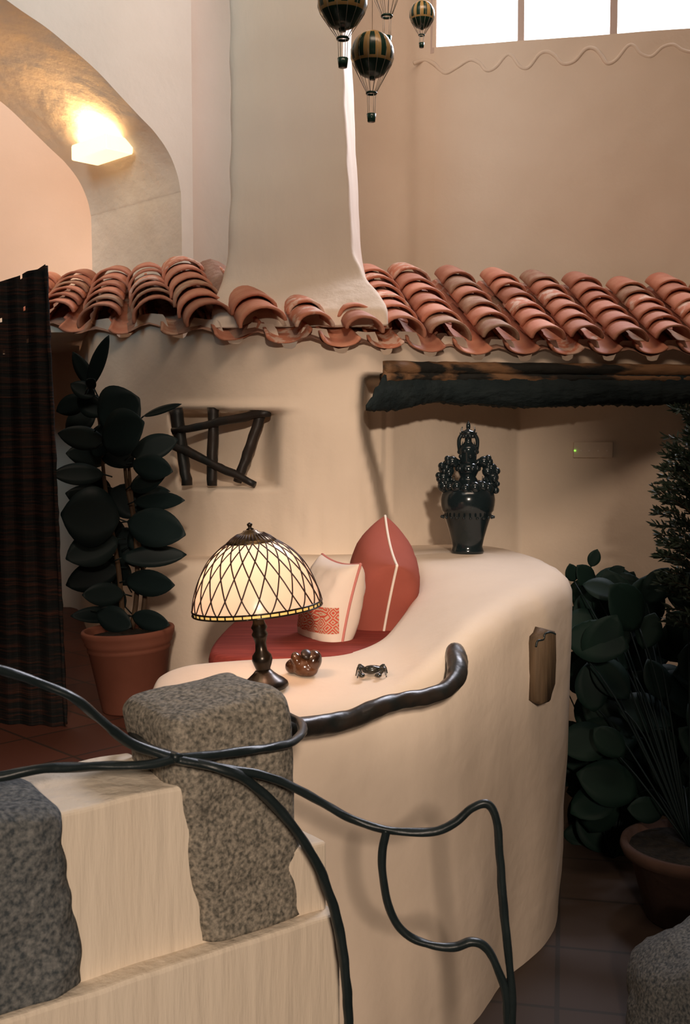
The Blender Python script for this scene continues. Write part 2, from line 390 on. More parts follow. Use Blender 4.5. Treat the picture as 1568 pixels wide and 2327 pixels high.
nw = 14
for (a, za), (b, zb) in zip(ap, ap[1:]):
    for k in range(nw):
        w0, w1 = TH * k / nw, TH * (k + 1) / nw
        quad(pt(a, za, w0), pt(b, zb, w0), pt(b, zb, w1), pt(a, za, w1), 1)
for v in vs: v.x += 0
o = mesh('wall_arch', vs, fs, [M_wall, M_soffit], mats=mt)
bm = bmesh.new(); bm.from_mesh(o.data); bmesh.ops.remove_doubles(bm, verts=bm.verts, dist=.0008)
for f in bm.faces: f.smooth = True
for e in bm.edges:
    if len(e.link_faces) == 2 and e.calc_face_angle(0) > math.radians(50): e.smooth = False
bm.to_mesh(o.data); bm.free(); tag(o, kind='structure')
# wall of the room beyond the arch, with a sliver of window
mb = MB()
fa, fb = P(-9, 60, 8.0), P(8, 178, 8.0)
X0, X1 = -4.4, -0.86
mb.box(((fb.x + X1) / 2, 8.05, 2.9), (X1 - fb.x, .1, 5.6)); mb.box(((X0 + fb.x) / 2, 8.05, (fb.z + .1) / 2), (fb.x - X0, .1, fb.z - .1))
mb.box(((X0 + fb.x) / 2, 8.05, (fb.z + 1.1 + CZ) / 2), (fb.x - X0, .1, CZ - fb.z - 1.1)); mb.box(((X0 + fb.x - 1.2) / 2, 8.05, fb.z + .55), (fb.x - 1.2 - X0, .1, 1.1))
xl = fb.x
tag(mb.build('wall_far', M_warm, smooth=False), kind='structure')
mb = MB(); mb.box((-.86, 7.0, 2.9), (.08, 2.1, 5.6)); tag(mb.build('wall_partition', M_warm, smooth=False), kind='structure')
mb = MB(); mb.box((xl - .6, 8.04, fb.z + .55), (1.2, .01, 1.1)); tag(mb.build('window_2', M_glass, smooth=False), kind='structure')

# curved plaster wall below the tiles: niche, alcove
wp = [(-700, 6.4), (-100, 6.3), (60, 6.2), (165, 6.1), (188, 5.5), (212, 4.85), (240, 4.69), (290, 4.60), (340, 4.50), (400, 4.36), (465, 4.22), (540, 4.13), (620, 4.07), (715, 4.04), (830, 4.06), (925, 4.20), (1034, 4.34), (1144, 4.42), (1249, 4.48), (1439, 4.58), (1645, 4.68), (1900, 4.75), (2100, 4.8)]
wpath = cr([Vector(xyp(a, b * K) + (0,)) for a, b in wp], 26)
# resample
def resample(p, step):
    out = [p[0]]; acc = 0
    for a, b in zip(p, p[1:]):
        l = (b - a).length; 
        if l < 1e-9: continue
        s = step - acc
        while s <= l: out.append(a.lerp(b, s / l)); s += step
        acc = (acc + l) % step if s > l else 0
        acc = l - (s - step)
    return out
wpath = resample(wpath, .016)
ALC_L = [(780, 868), (800, 858), (830, 848), (870, 842), (925, 836), (960, 838), (1010, 846), (1060, 858), (1100, 868), (1150, 880), (1200, 890), (1300, 900), (3500, 900)]
def alc_back(px):
    return interp([(800, 4.95), (900, 4.97), (1225, 5.5), (1228, 5.5), (1568, 5.28), (2200, 5.1)], px)[0]
def niche_sd(px, py):
    L_ = interp([(928, 381), (1110, 408)], py)[0]; R_ = interp([(930, 618), (1112, 612)], py)[0]
    return min((px - L_) / 1.0, (R_ - px), (py - interp([(380, 936), (400, 931), (500, 929), (620, 934)], px)[0]), (1108 - py))
cols_f = [(20, 690, 5.15), (115, 692, 4.9), (215, 705, 4.65), (340, 690, 4.42), (465, 700, 4.12), (595, 708, 3.98), (715, 718, 3.93), (834, 728, 3.95), (925, 728, 4.1), (1034, 742, 4.25), (1144, 748, 4.32), (1249, 750, 4.38), (1339, 748, 4.43), (1439, 752, 4.48), (1540, 750, 4.53), (1645, 752, 4.58), (1750, 755, 4.62)]
cols_b = [(85, 618, 5.5), (185, 612, 5.4), (250, 604, 5.25), (320, 597, 5.1), (400, 583, 4.95), (493, 562, 4.85), (620, 590, 4.8), (750, 600, 4.82), (849, 602, 4.92), (928, 600, 5.0), (1030, 606, 5.05), (1130, 611, 5.08), (1220, 616, 5.1), (1318, 620, 5.12), (1420, 630, 5.14), (1512, 622, 5.16), (1610, 635, 5.18)]
cols_b = [(95, 618, 5.6), (175, 612, 5.45), (250, 606, 5.3), (320, 599, 5.15), (398, 584, 5.0)] + cols_b[5:]
cols_f[0] = (10, 692, 5.15)
_ci = [(a, k, P(a, b, d * K).z) for k, (a, b, d) in enumerate(cols_f)]
def ztop(x, y):
    px = PX(x, y - .05, 2.2)[0]; k, zf = interp(_ci, px)
    w = sstep(.03, .62, .5 + .5 * math.cos(2 * PI * k)); zt_ = zf - .035 - .095 * (1 - w); k_ = 1.0 if y > 6.25 else 0.0; return zt_ * (1 - k_) + 2.74 * k_
def push(x, y, z, px, py):
    d = 0
    L_ = interp(ALC_L, py)[0]
    if px > L_ - 30 and z < 2.12:
        s = sstep(-26, 10, px - L_); d += s * (alc_back(px) - y) * sstep(2.075, 2.045, z)
    if 360 < px < 670 and 910 < py < 1130:
        L_ = interp([(928, 381), (1110, 408)], py)[0]; R_ = interp([(930, 625), (1112, 618)], py)[0]
        t = min(sstep(-2, 10, px - L_), sstep(0, 60, R_ + 24 - px), sstep(0, 7, py - interp([(380, 936), (400, 931), (500, 929), (640, 934)], px)[0]), sstep(-3, 16, 1110 - py))
        d += .17 * t
    # rough pillar beside the alcove, slightly proud, with trowel strokes
    if 600 < px < 880 and 850 < py < 1300:
        k = sstep(600, 680, px) * sstep(850, 960, py)
        d -= .02 * k + k * .007 * fn(px * .05, py * .008)
    # soft ledge line over the niche
    d -= .02 * sstep(905, 925, py) * sstep(945, 925, py) * sstep(360, 420, px) * sstep(700, 640, px)
    return d
o = grid_wall('wall_front', [(p.x, p.y) for p in wpath], FZ, 2.56, 230, M_wall, push=push, wav=.006, top=ztop)
tag(o, kind='structure')

mb = MB(); mb.box((-2.80, 6.15, 2.365), (3.2, 1.35, .05)); tag(mb.build('recess_light_block', M_wall, smooth=False), kind='structure')  # slab added out of view to keep light off the left recess
# ------------------------------------------------------------------ tiled roof
CF = [P(a, b, d * K) for a, b, d in cols_f]; CB = [P(a, b, d * K) for a, b, d in cols_b]
# left fan: pair columns
roof = thing('tiled_roof', P(800, 760, 4.4), 'curved lean-to roof of orange clay barrel tiles wrapping the white plaster wall', 'roof')
def tile_mesh(a, b, side, up, r0, r1, th, concave=False, sag=0, n=12, m=6, seed=0):
    """half barrel from a (downhill) to b (uphill)"""
    outer = []; inner = []; hf = .50 if concave else .78
    for i in range(m + 1):
        t = i / m; c = a.lerp(b, t); r = r0 + (r1 - r0) * t
        ro = []; ri = []
        for k in range(n + 1):
            ang = PI * (k / n) * 1.0
            rr = r * (1 + .03 * fn(k * .5 + seed, t * 3, seed))
            ca, sa = math.cos(ang), math.sin(ang)
            f = -1 if concave else 1
            ro.append(c + side * ca * rr + up * (sa * rr * hf * f)); ri.append(c + side * ca * (rr - th) + up * (sa * (rr - th) * hf * f))
        outer.append(ro); inner.append(ri)
    vs = []; fs = []; N1 = n + 1
    for r in outer: vs += r
    off = len(vs)
    for r in inner: vs += r
    for i in range(m):
        for k in range(n):
            q = (i * N1 + k, i * N1 + k + 1, (i + 1) * N1 + k + 1, (i + 1) * N1 + k); fs.append(q); fs.append(tuple(off + j for j in reversed(q)))
    for k in range(n):
        fs.append((k, off + k, off + k + 1, k + 1)); e = m * N1; fs.append((e + k, e + k + 1, off + e + k + 1, off + e + k))
    for i in range(m):
        for k in (0, n):
            fs.append((i * N1 + k, (i + 1) * N1 + k, off + (i + 1) * N1 + k, off + i * N1 + k))
    return vs, fs
NT = 6
def lay(name, F, B, side, up, nt, r, concave, jit, drop, skip=()):
    D = B - F; Ln = D.length; d = D.normalized(); ex = Ln / nt
    for k in range(nt):
        if k in skip: continue
        r0 = r * random.uniform(.98, 1.06); r1 = r * .84
        lift = up * (.021 if not concave else .014)
        a = F + d * (ex * k + random.uniform(-jit, jit)) + lift - up * drop + side * random.uniform(-.006, .006)
        b = F + d * (ex * (k + 1) + ex * .45) - up * drop
        base_r = r
        a = a - up * (base_r * .78 if not concave else 0); b = b - up * (base_r * .78 if not concave else 0)
        vs, fs = tile_mesh(a, b, side, up, r0, r1, .015, concave, seed=random.random() * 50)
        x = random.random(); m = M_terra if x < .70 else (M_terra2 if x < .86 else M_terra3)
        o = mesh(name, vs, fs, m); attach(roof, o)
        bevel(o, .003, 1, 50)
nc = len(CF)
for i in range(nc):
    F, B = CF[i], CB[i]
    nb = CF[min(i + 1, nc - 1)] - CF[max(i - 1, 0)]; d = (B - F).normalized()
    pitch_w = nb.length / (2 if 0 < i < nc - 1 else 1)
    side = (nb - d * nb.dot(d)).normalized(); up = side.cross(d).normalized()
    if up.z < 0: up = -up
    r = min(.105, pitch_w * .385)
    hidden = (2, 3, 4, 5) if 5 <= i <= 7 else ()
    lay('cover_tile', F, B, side, up, NT, r, False, .012, 0, hidden)
    if i < nc - 1:
        F2 = (CF[i] + CF[i + 1]) / 2; B2 = (CB[i] + CB[i + 1]) / 2
        lay('pan_tile', F2 - (B2 - F2).normalized() * .01, B2, side, up, 5 if i not in (4, 5, 6, 7) else 5, r * .95, True, .01, .088, (2, 3, 4) if 5 <= i <= 7 else (3,) if False else ())
# bedding under the tiles
bf = []; 
vsb = []; fsb = []
upz = Vector((0, 0, 1))
F_ = cr(CF, 6); B_ = cr(CB, 6); nb_ = len(F_)
for j in range(9):
    t = -.0 + j / 8
    for i in range(nb_):
        p = F_[i].lerp(B_[i], t * 1.12 + .07)
        wob = .035 * (.5 - .5 * math.cos(2 * PI * (i / 6)))
        vsb.append(p + Vector((0, 0, -.105 - wob)))
for j in range(8):
    for i in range(nb_ - 1): fsb.append((j * nb_ + i, j * nb_ + i + 1, (j + 1) * nb_ + i + 1, (j + 1) * nb_ + i))
mo = mesh('roof_bed', vsb, fsb, M_mortar); attach(roof, mo)
# ------------------------------------------------------------------ chimney
crow = [(-900, 514, 800, 4.76), (-300, 517, 796, 4.78), (0, 520, 798, 4.8), (200, 521, 805, 4.82), (350, 522, 812, 4.82), (450, 521, 817, 4.81), (520, 519, 822, 4.80), (575, 516, 827, 4.78), (610, 510, 834, 4.75), (640, 502, 846, 4.70), (665, 490, 866, 4.62), (690, 482, 884, 4.54), (712, 478, 893, 4.48), (745, 475, 896, 4.46)]
rings = []
for py, L_, R_, d in crow:
    back = 5.35
    a = P(L_, py, d + .03 + .10 * sstep(540, 700, py)); b = P(R_ - 22 + (8 if py > 600 else 0), py, d); z = a.z
    bb = Vector(P(R_ + 1, 1000, 5.25)); c = Vector((bb.x, 5.25, z)); dd = Vector((a.x - .02, 5.3, z)); b.z = z
    if py > 640: c = Vector((b.x + .06, 5.15, z))
    ring = []
    q4 = [a, b, c, dd]
    for n_ in range(4):
        pv, cu, nx_ = q4[n_ - 1], q4[n_], q4[(n_ + 1) % 4]; rd = .05 if n_ != 1 else .02
        e1 = cu + (pv - cu).normalized() * rd; e2 = cu + (nx_ - cu).normalized() * rd
        for k in range(6): t = k / 5; ring.append((e1 * (1 - t) ** 2 + cu * 2 * t * (1 - t) + e2 * t * t))
        nxt = nx_ + (cu - nx_).normalized() * .05
        for k in range(1, 8): ring.append(e2.lerp(nxt, k / 8))
    rings.append(ring)
sm = []
cols = [cr([r[k] for r in rings], 8) for k in range(len(rings[0]))]
for i in range(len(cols[0])):
    r = []
    for k in range(len(cols)):
        p = cols[k][i].copy(); w = .006 * fn(p.x, p.y, p.z, 6) + .004 * fn(p.x, p.y, p.z * .4, 22)
        p.x += w; p.y += w; r.append(p)
    sm.append(r)
o = loft('chimney', sm, M_rough)
tag(o, 'tall cream plaster chimney breast flaring out over the clay tile roof', 'chimney')
# ------------------------------------------------------------------ lintel beam over the alcove
beam = thing('lintel_beam', P(1200, 880, 4.6), 'long black charred wooden lintel over the alcove under the tiles', 'beam')
def wall_d(px): return interp(wp, px)[0] * K
top = [(868, 832), (880, 826), (1000, 828), (1130, 827), (1300, 833), (1420, 836), (1568, 840), (1800, 845), (2050, 850)]
low = [(832, 929), (838, 932), (900, 931), (960, 918), (985, 912), (1010, 912), (1050, 920), (1090, 916), (1130, 922), (1200, 925), (1290, 922), (1400, 918), (1480, 920), (1568, 916), (1800, 914), (2050, 912)]
cols_ = []; xs = [833 + k * 5 for k in range(246)]
for px in xs:
    d = wall_d(px) - .045; lo_ = interp(low, px)[0] + 6 * fn(px * .09, 3) + 3 * fn(px * .31, 8); mid = 862
    left = interp([(833, 918), (842, 904), (850, 899), (853, 880), (862, 876), (868, 858), (876, 846)], px)[0] if px < 876 else mid - 10
    t0 = P(px, left, d); t1 = P(px, lo_, d)
    dy = Vector((0, .2, 0))
    cols_.append([t0, t0.lerp(t1, .5) + Vector((0, -.012 + .01 * fn(px * .05, 9), 0)), t1 + Vector((0, 0, 0)), t1 + dy * .5 + Vector((0, 0, .01)), t1 + dy, t0 + dy])
o = loft('charred_board', cols_, M_char); attach(beam, o)
for (ya, yb, r_) in ((836, 842, .030), (856, 862, .026)):
    pts = [P(px, ya + (px - 870) * .010 + 1.5 * fn(px * .02, ya), wall_d(px) - .022) for px in range(872, 2050, 20)]
    o = tube('cane', cr(pts, 2), r_, M_lath, seg=14, wob=.18, seed=ya); o['label'] = 'brown split cane banded in black'; attach(beam, o)

# ------------------------------------------------------------------ niche sticks
grille = thing('stick_grille', P(500, 1020, 4.75), 'grille of five dark crossed sticks set in the small wall niche', 'grille')
nd = 4.58
for a, b, r0, r1 in (((400, 928, nd + .07), (425, 1103, nd + .07), .024, .019), ((484, 926, nd + .03), (482, 1104, nd + .03), .0195, .018), ((594, 938, nd - .03), (540, 1096, nd - .02), .019, .016), ((392, 980, nd + .06), (612, 936, nd - .07), .0135, .016), ((392, 1010, nd + .07), (580, 1101, nd - .07), .017, .012)):
    A = P(*a); B = P(*b); pts = [A.lerp(B, k / 12) + Vector((.004 * fn(k * .7, r0 * 999), 0, .004 * fn(k * .6, r1 * 777))) for k in range(13)]
    o = tube('stick', pts, lambda t, r0=r0, r1=r1: 1.22 * (r0 + (r1 - r0) * t), M_stick, seg=12, wob=.25, seed=r0 * 100); attach(grille, o)

# ------------------------------------------------------------------ platform
def slab(name, outline, z0, z1, m):
    n = len(outline); vs = [(x, y, z0) for x, y in outline] + [(x, y, z1) for x, y in outline]
    fs = [tuple(range(n)), tuple(range(n, 2 * n))] + [(i, (i + 1) % n, n + (i + 1) % n, n + i) for i in range(n)]
    return mesh(name, vs, fs, m, smooth=False)
o = slab('raised_platform', [(-4.3, 2.35), (-.5, 2.95), (.1, 3.2), (.4, 3.6), (.5, 4.3), (.2, 4.5), (-.5, 4.65), (-1.1, 4.9), (-1.2, 5.6), (-1.7, 6.75), (-4.3, 6.95)], FZ, PZ, M_ptile)
tag(o, 'raised platform floor of dark red clay tiles beneath the potted rubber plant', 'platform')

# ------------------------------------------------------------------ masonry bench
def G(F, z, out=(0, 0)): return Vector((F.x + out[0], F.y + out[1], z))
secs = []
def sec(B, F, gout, inner=.95, zf=None):
    B = P(*B); F = P(*F); g = G(F, zf if zf is not None else FZ, gout)
    inn = Vector((B.x + (B.x - F.x) * .02, B.y + .02, inner))
    mid1 = B.lerp(F, .35); mid2 = B.lerp(F, .7)
    f1 = F.lerp(g, .16); f2 = F.lerp(g, .5); f2 = f2 + Vector((-gout[0] * .3, -gout[1] * .3, 0))
    return [inn, inn.lerp(B, .75), B, mid1, mid2, F, f1, f2, F.lerp(g, .8), g]
secs = [
 sec((352, 1566, 3.12), (342, 1580, 3.07), (-.02, -.02)),
 sec((368, 1530, 3.18), (348, 1620, 2.92), (-.02, -.03)),
 sec((415, 1506, 3.22), (400, 1650, 2.80), (-.01, -.05)),
 sec((490, 1496, 3.25), (490, 1655, 2.76), (0, -.06)),
 sec((640, 1488, 3.30), (660, 1645, 2.76), (0, -.10)),
 sec((780, 1477, 3.36), (800, 1610, 2.84), (0, -.14)),
 sec((862, 1448, 3.46), (905, 1572, 2.92), (0, -.14)),
 sec((908, 1400, 3.60), (985, 1510, 3.00), (.0, -.12)),
 sec((940, 1345, 3.80), (1075, 1430, 3.12), (.01, -.06)),
 sec((946, 1305, 3.98), (1165, 1372, 3.30), (.0, .02)),
 sec((930, 1280, 4.12), (1250, 1330, 3.52), (-.0, .02)),
 sec((905, 1268, 4.22), (1299, 1298, 3.82), (-.02, .02)),
 sec((880, 1264, 4.28), (1262, 1270, 4.15), (-.02, .02)),
 sec((850, 1262, 4.30), (1190, 1247, 4.62), (0, .03)),
 sec((800, 1263, 4.30), (1080, 1236, 5.05), (0, .03)),
 sec((720, 1264, 4.30), (880, 1240, 5.05), (0, .03)),
 sec((620, 1266, 4.32), (700, 1250, 4.70), (0, .03), inner=.72),
 sec((500, 1272, 4.38), (560, 1253, 4.80), (0, .03), inner=.72),
 sec((410, 1278, 4.42), (430, 1258, 4.85), (0, .03), inner=.72),
 sec((325, 1292, 4.52), (330, 1276, 4.85), (0, .03), inner=.72),
]
prs = [chaikin(s, 2) for s in secs]
cols = [cr([r[k] for r in prs], 8) for k in range(len(prs[0]))]
rings = []
for i in range(len(cols[0])):
    r = []
    for k in range(len(cols)):
        p = cols[k][i].copy(); w = .012 * fn(p.x, p.y, p.z, 3.2) + .003 * fn(p.x, p.y, p.z, 11)
        p += Vector((w, -w, w * .6)); r.append(p)
    rings.append(r)
bench = loft('masonry_bench', rings, M_wall, closed=False)
# end cap at left
me = bench.data; bm = bmesh.new(); bm.from_mesh(me); bm.verts.ensure_lookup_table()
for idx in (0, len(rings) - 1):
    n = len(rings[0]); bm.faces.new([bm.verts[idx * n + k] for k in range(n)])
bmesh.ops.recalc_face_normals(bm, faces=bm.faces); bm.to_mesh(me); bm.free()
tag(bench, 'smooth cream plaster built-in bench wall sweeping up to the right below the black vase', 'bench')
seat = slab('seat_base', [(-.44, 3.34), (-.3, 3.27), (.3, 3.37), (.4, 4.2), (.2, 4.30), (-.42, 4.34)], PZ + .001, 1.045, M_wall)
attach(bench, seat)

bpy.context.view_layer.update()
_bv = BVHTree.FromPolygons([v.co.copy() for v in bench.data.vertices], [tuple(p.vertices) for p in bench.data.polygons])
def hit(px, py):
    d = (P(px, py, 3) - EYE).normalized(); h = _bv.ray_cast(EYE + d * 2.0, d); return h[0] if h[0] is not None else P(px, py, 3.05)
# seat mattress
mb = MB()
outl = [(-.42, 3.26), (-.1, 3.27), (.2, 3.36), (.33, 3.7), (.3, 4.2), (.0, 4.28), (-.36, 4.30), (-.41, 4.0), (-.44, 3.5)]
oc = chaikin([Vector((x, y, 0)) for x, y in outl], 2, True); cx, cy = -.1, 3.8
rings = []
for z, s in ((1.05, .97), (1.056, .99), (1.08, 1.0), (1.115, 1.0), (1.132, .985), (1.138, .95), (1.140, .6), (1.141, .02)):
    rings.append([Vector((cx + (p.x - cx) * s, cy + (p.y - cy) * s, z)) for p in oc])
o = loft('seat_mattress', rings, M_redd); tag(o, 'dark red woven seat mattress filling the nook behind the lamp', 'mattress')

# ------------------------------------------------------------------ pillows
def pillow(root, name, M, w, h, th, m, mp, crease=0, sag=0):
    n = 28; vs = []; fs = []; per = []
    def q(u, v, s):
        r = max(0, (1 - abs(u) ** 2.6)) ** .42 * max(0, (1 - abs(v) ** 2.6)) ** .42
        pin = 1 - .10 * (1 - abs(v) ** 2) * abs(u) ** 3; pin2 = 1 - .10 * (1 - abs(u) ** 2) * abs(v) ** 3
        wr = crease * (fn(u * 3, v * 3, s + 5) + .5 * fn(u * 7, v * 5, s)) * r
        return M @ Vector((u * w / 2 * pin, s * (th / 2 * r + wr) + sag * (1 - v * v), v * h / 2 * pin2))
    for s in (-1, 1):
        for i in range(n + 1):
            for j in range(n + 1):
                u = math.sin((-1 + 2 * i / n) * PI / 2); v = math.sin((-1 + 2 * j / n) * PI / 2); vs.append(q(u, v, s))
    o_ = (n + 1) ** 2
    for s in (0, 1):
        for i in range(n):
            for j in range(n):
                a = s * o_ + i * (n + 1) + j; fs.append((a, a + 1, a + n + 2, a + n + 1))
    o = mesh(name, vs, fs, m)
    bm = bmesh.new(); bm.from_mesh(o.data); bmesh.ops.remove_doubles(bm, verts=bm.verts, dist=.0005); bmesh.ops.recalc_face_normals(bm, faces=bm.faces); bm.to_mesh(o.data); bm.free()
    per = []
    for k in range(n): u = math.sin((-1 + 2 * k / n) * PI / 2); per.append(q(u, -1, 1))
    for k in range(n): u = math.sin((-1 + 2 * k / n) * PI / 2); per.append(q(1, u, 1))
    for k in range(n): u = math.sin((-1 + 2 * k / n) * PI / 2); per.append(q(-u, 1, 1))
    for k in range(n): u = math.sin((-1 + 2 * k / n) * PI / 2); per.append(q(-1, -u, 1))
    per.append(per[0])
    pp = tube('piping', per, .0048, mp, seg=8)
    attach(root, o, pp)
    return o
def frame_from(c, nrm, upv):
    y = nrm.normalized(); z = (upv - y * upv.dot(y)).normalized(); x = y.cross(z)
    return Matrix(((x.x, y.x, z.x, c.x), (x.y, y.y, z.y, c.y), (x.z, y.z, z.z, c.z), (0, 0, 0, 1)))
c = P(868, 1338, 3.84)
t = thing('red_pillow', c, 'plump red cushion with cream piping leaning against the bench side', 'pillow')
pillow(t, 'cover', frame_from(c, Vector((-.97, -.12, .10)), Vector((.0, -.42, 1))), .37, .40, .25, M_red, M_pipe, .006)
# cream pillow with embroidered band
M_emb = noisy('embroidered_linen', (0.68, 0.55, 0.46), (0.72, 0.60, 0.50), 6, .9, .4, 14, .006, spec=.1)
def emb(m, z0, z1):
    nt = m.node_tree; b = nt.nodes['Principled BSDF']; src = b.inputs['Base Color'].links[0].from_socket
    tc = N(m, 'ShaderNodeTexCoord'); sp = N(m, 'ShaderNodeSeparateXYZ'); L(m, tc.outputs['Generated'], sp.inputs[0])
    mp = N(m, 'ShaderNodeMapping'); mp.inputs['Scale'].default_value = (6, 6, 9); L(m, tc.outputs['Generated'], mp.inputs[0])
    vo = N(m, 'ShaderNodeTexVoronoi'); vo.distance = 'MANHATTAN'; vo.inputs['Scale'].default_value = 1.0; L(m, mp.outputs[0], vo.inputs[0]); vo.inputs['Randomness'].default_value = .35
    wv = N(m, 'ShaderNodeMath'); wv.operation = 'SINE'; mu = N(m, 'ShaderNodeMath'); mu.operation = 'MULTIPLY'; mu.inputs[1].default_value = 22; L(m, vo.outputs['Distance'], mu.inputs[0]); L(m, mu.outputs[0], wv.inputs[0])
    r = N(m, 'ShaderNodeValToRGB'); r.color_ramp.interpolation = 'CONSTANT'; r.color_ramp.elements[0].color = (.46, .075, .045, 1); r.color_ramp.elements[1].position = .62; r.color_ramp.elements[1].color = (.66, .46, .32, 1)
    e = r.color_ramp.elements.new(.97); e.color = (.10, .13, .09, 1)
    ad = N(m, 'ShaderNodeMapRange'); ad.inputs[1].default_value = -1; ad.inputs[2].default_value = 1; L(m, wv.outputs[0], ad.inputs[0]); L(m, ad.outputs[0], r.inputs[0])
    g1 = N(m, 'ShaderNodeMath'); g1.operation = 'GREATER_THAN'; g1.inputs[1].default_value = z0; g2 = N(m, 'ShaderNodeMath'); g2.operation = 'LESS_THAN'; g2.inputs[1].default_value = z1
    L(m, sp.outputs['Z'], g1.inputs[0]); L(m, sp.outputs['Z'], g2.inputs[0]); mm0 = N(m, 'ShaderNodeMath'); mm0.operation = 'MULTIPLY'; L(m, g1.outputs[0], mm0.inputs[0]); L(m, g2.outputs[0], mm0.inputs[1])
    g3 = N(m, 'ShaderNodeMath'); g3.operation = 'LESS_THAN'; g3.inputs[1].default_value = .62; L(m, sp.outputs['X'], g3.inputs[0]); mm = N(m, 'ShaderNodeMath'); mm.operation = 'MULTIPLY'; L(m, mm0.outputs[0], mm.inputs[0]); L(m, g3.outputs[0], mm.inputs[1])
    mx = N(m, 'ShaderNodeMix'); mx.data_type = 'RGBA'; L(m, mm.outputs[0], mx.inputs[0]); L(m, src, mx.inputs[6]); L(m, r.outputs[0], mx.inputs[7]); L(m, mx.outputs[2], b.inputs['Base Color'])
emb(M_emb, .25, .52)
c = P(752, 1374, 3.62)
t = thing('cream_pillow', c, 'cream linen cushion with red embroidered band and pink piping beside the lamp', 'pillow')
pillow(t, 'cover', frame_from(c, Vector((-.80, -.50, .22)), Vector((.16, .05, 1))), .25, .315, .17, M_emb, M_pipe2, .008)

# ------------------------------------------------------------------ table lamp
LB = hit(602, 1564); LD = LB.y; LT = P(567, 1190, LD)
ax = (LT - LB).normalized(); Lr = ax.to_track_quat('Z', 'Y').to_matrix(); Ll = (LT - LB).length
lamp = thing('table_lamp', LB, 'lit table lamp with domed leaded glass shade on the bench top', 'lamp')
def lat(name, prof, m, parent, seg=40, par_is_obj=None):
    mbx = MB(); mbx.lathe(prof, LB, seg, Lr); o = mbx.build(name, m); attach(parent, o); return o
s = Ll / 374
hz = lambda py: (1564 - py) * s
lat('lamp_base', [(.0, .001), (.062, .001), (.068, .006), (.066, .014), (.056, .024), (.044, .032), (.030, .044), (.022, hz(1522)), (.0, hz(1519))], M_bronze, lamp)
rs = LD / FPX
lat('lamp_stem', [(.0, hz(1524)), (17 * rs, hz(1524)), (17 * rs, hz(1518)), (21 * rs, hz(1508)), (24 * rs, hz(1498)), (22 * rs, hz(1488)), (14 * rs, hz(1478)), (12.5 * rs, hz(1460)), (16 * rs, hz(1448)), (19 * rs, hz(1440)), (15 * rs, hz(1432)), (19 * rs, hz(1424)), (14 * rs, hz(1414)), (12 * rs, hz(1395)), (11 * rs, hz(1360)), (6 * rs, hz(1355)), (3 * rs, hz(1300)), (3 * rs, hz(1215)), (0, hz(1212))], M_bronze, lamp, 24)
Rr = 148 * rs; zr = hz(1374)
def dome(t):  # t 0 rim .. 1 top
    pr = [(0, 148, 1374), (.15, 143, 1350), (.35, 129, 1312), (.55, 112, 1280), (.75, 92, 1256), (.9, 72, 1240), (1.0, 58, 1231)]
    r, y = interp(pr, t)[:2]; return r * rs, hz(y)
prof = [dome(k / 24) for k in range(25)]
def smooth_dome(t):
    P_ = cr([Vector((148, 1376, 0)), Vector((143, 1350, 0)), Vector((129, 1312, 0)), Vector((112, 1281, 0)), Vector((92, 1257, 0)), Vector((72, 1241, 0)), Vector((56, 1231, 0))], 10)
    f = t * (len(P_) - 1); i = min(int(f), len(P_) - 2); q = P_[i].lerp(P_[i + 1], f - i); return q.x * rs, hz(q.y)
mbx = MB(); rr_ = []
for k in range(31):
    r, z = smooth_dome(k / 30); rr_.append([LB + Lr @ Vector((r * math.cos(2 * PI * j / 64), r * math.sin(2 * PI * j / 64), z)) for j in range(64)])
mbx.rings(rr_, caps=False); shade = mbx.build('lamp_shade', M_shade); attach(lamp, shade)
ld = MB(); nd_ = 23
for sgn in (1, -1):
    for k in range(nd_):
        pts = []
        for i in range(29):
            t = i / 28; r, z = smooth_dome(t); a = 2 * PI * k / nd_ + sgn * t * 2 * PI / nd_ * 2.5
            pts.append(LB + Lr @ Vector(((r + .001) * math.cos(a), (r + .001) * math.sin(a), z)))
        ld.tube(pts, .0021, 5)
o = ld.build('leading', M_lead); attach(shade, o)
M_bead = emis('amber_bead_glass', (1, .62, .18), .55, (.6, .35, .1))
rb = MB(); rt = [];
for dz_ in (0, -.0115):
    rb.tube([LB + Lr @ Vector(((Rr + .001) * math.cos(2 * PI * j / 72), (Rr + .001) * math.sin(2 * PI * j / 72), zr + dz_)) for j in range(73)], .0026, 6)
for j in range(46):
    a = 2 * PI * j / 46; rb.box(LB + Lr @ Vector((Rr * math.cos(a), Rr * math.sin(a), zr - .006)), (.004, .003, .011), Lr @ Matrix.Rotation(a, 3, 'Z'))
o = rb.build('rim_band', M_bronze); attach(lamp, o)
rb = MB(); rb.rings([[LB + Lr @ Vector(((Rr - .001) * math.cos(2 * PI * j / 64), (Rr - .001) * math.sin(2 * PI * j / 64), zr - z_)) for j in range(64)] for z_ in (0, .011)], caps=False)
o = rb.build('amber_beads', M_bead); attach(lamp, o)
cap = lat('shade_cap', [(58 * rs, hz(1234)), (59 * rs, hz(1231)), (45 * rs, hz(1221)), (30 * rs, hz(1213)), (18 * rs, hz(1208)), (16 * rs, hz(1205)), (6 * rs, hz(1203)), (0, hz(1202))], noisy('ribbed_brass', (.03, .02, .012), (.20, .12, .05), 30, .3, .4, 60, .003, metal=.7), lamp)
rbm = MB()
for j in range(36):
    a = 2 * PI * j / 36
    rbm.tube([LB + Lr @ Vector((r * rs * math.cos(a), r * rs * math.sin(a), hz(y) + .001)) for r, y in ((57, 1231), (45, 1221), (31, 1213))], .0012, 5)
o = rbm.build('ribs', M_lead); attach(cap, o)
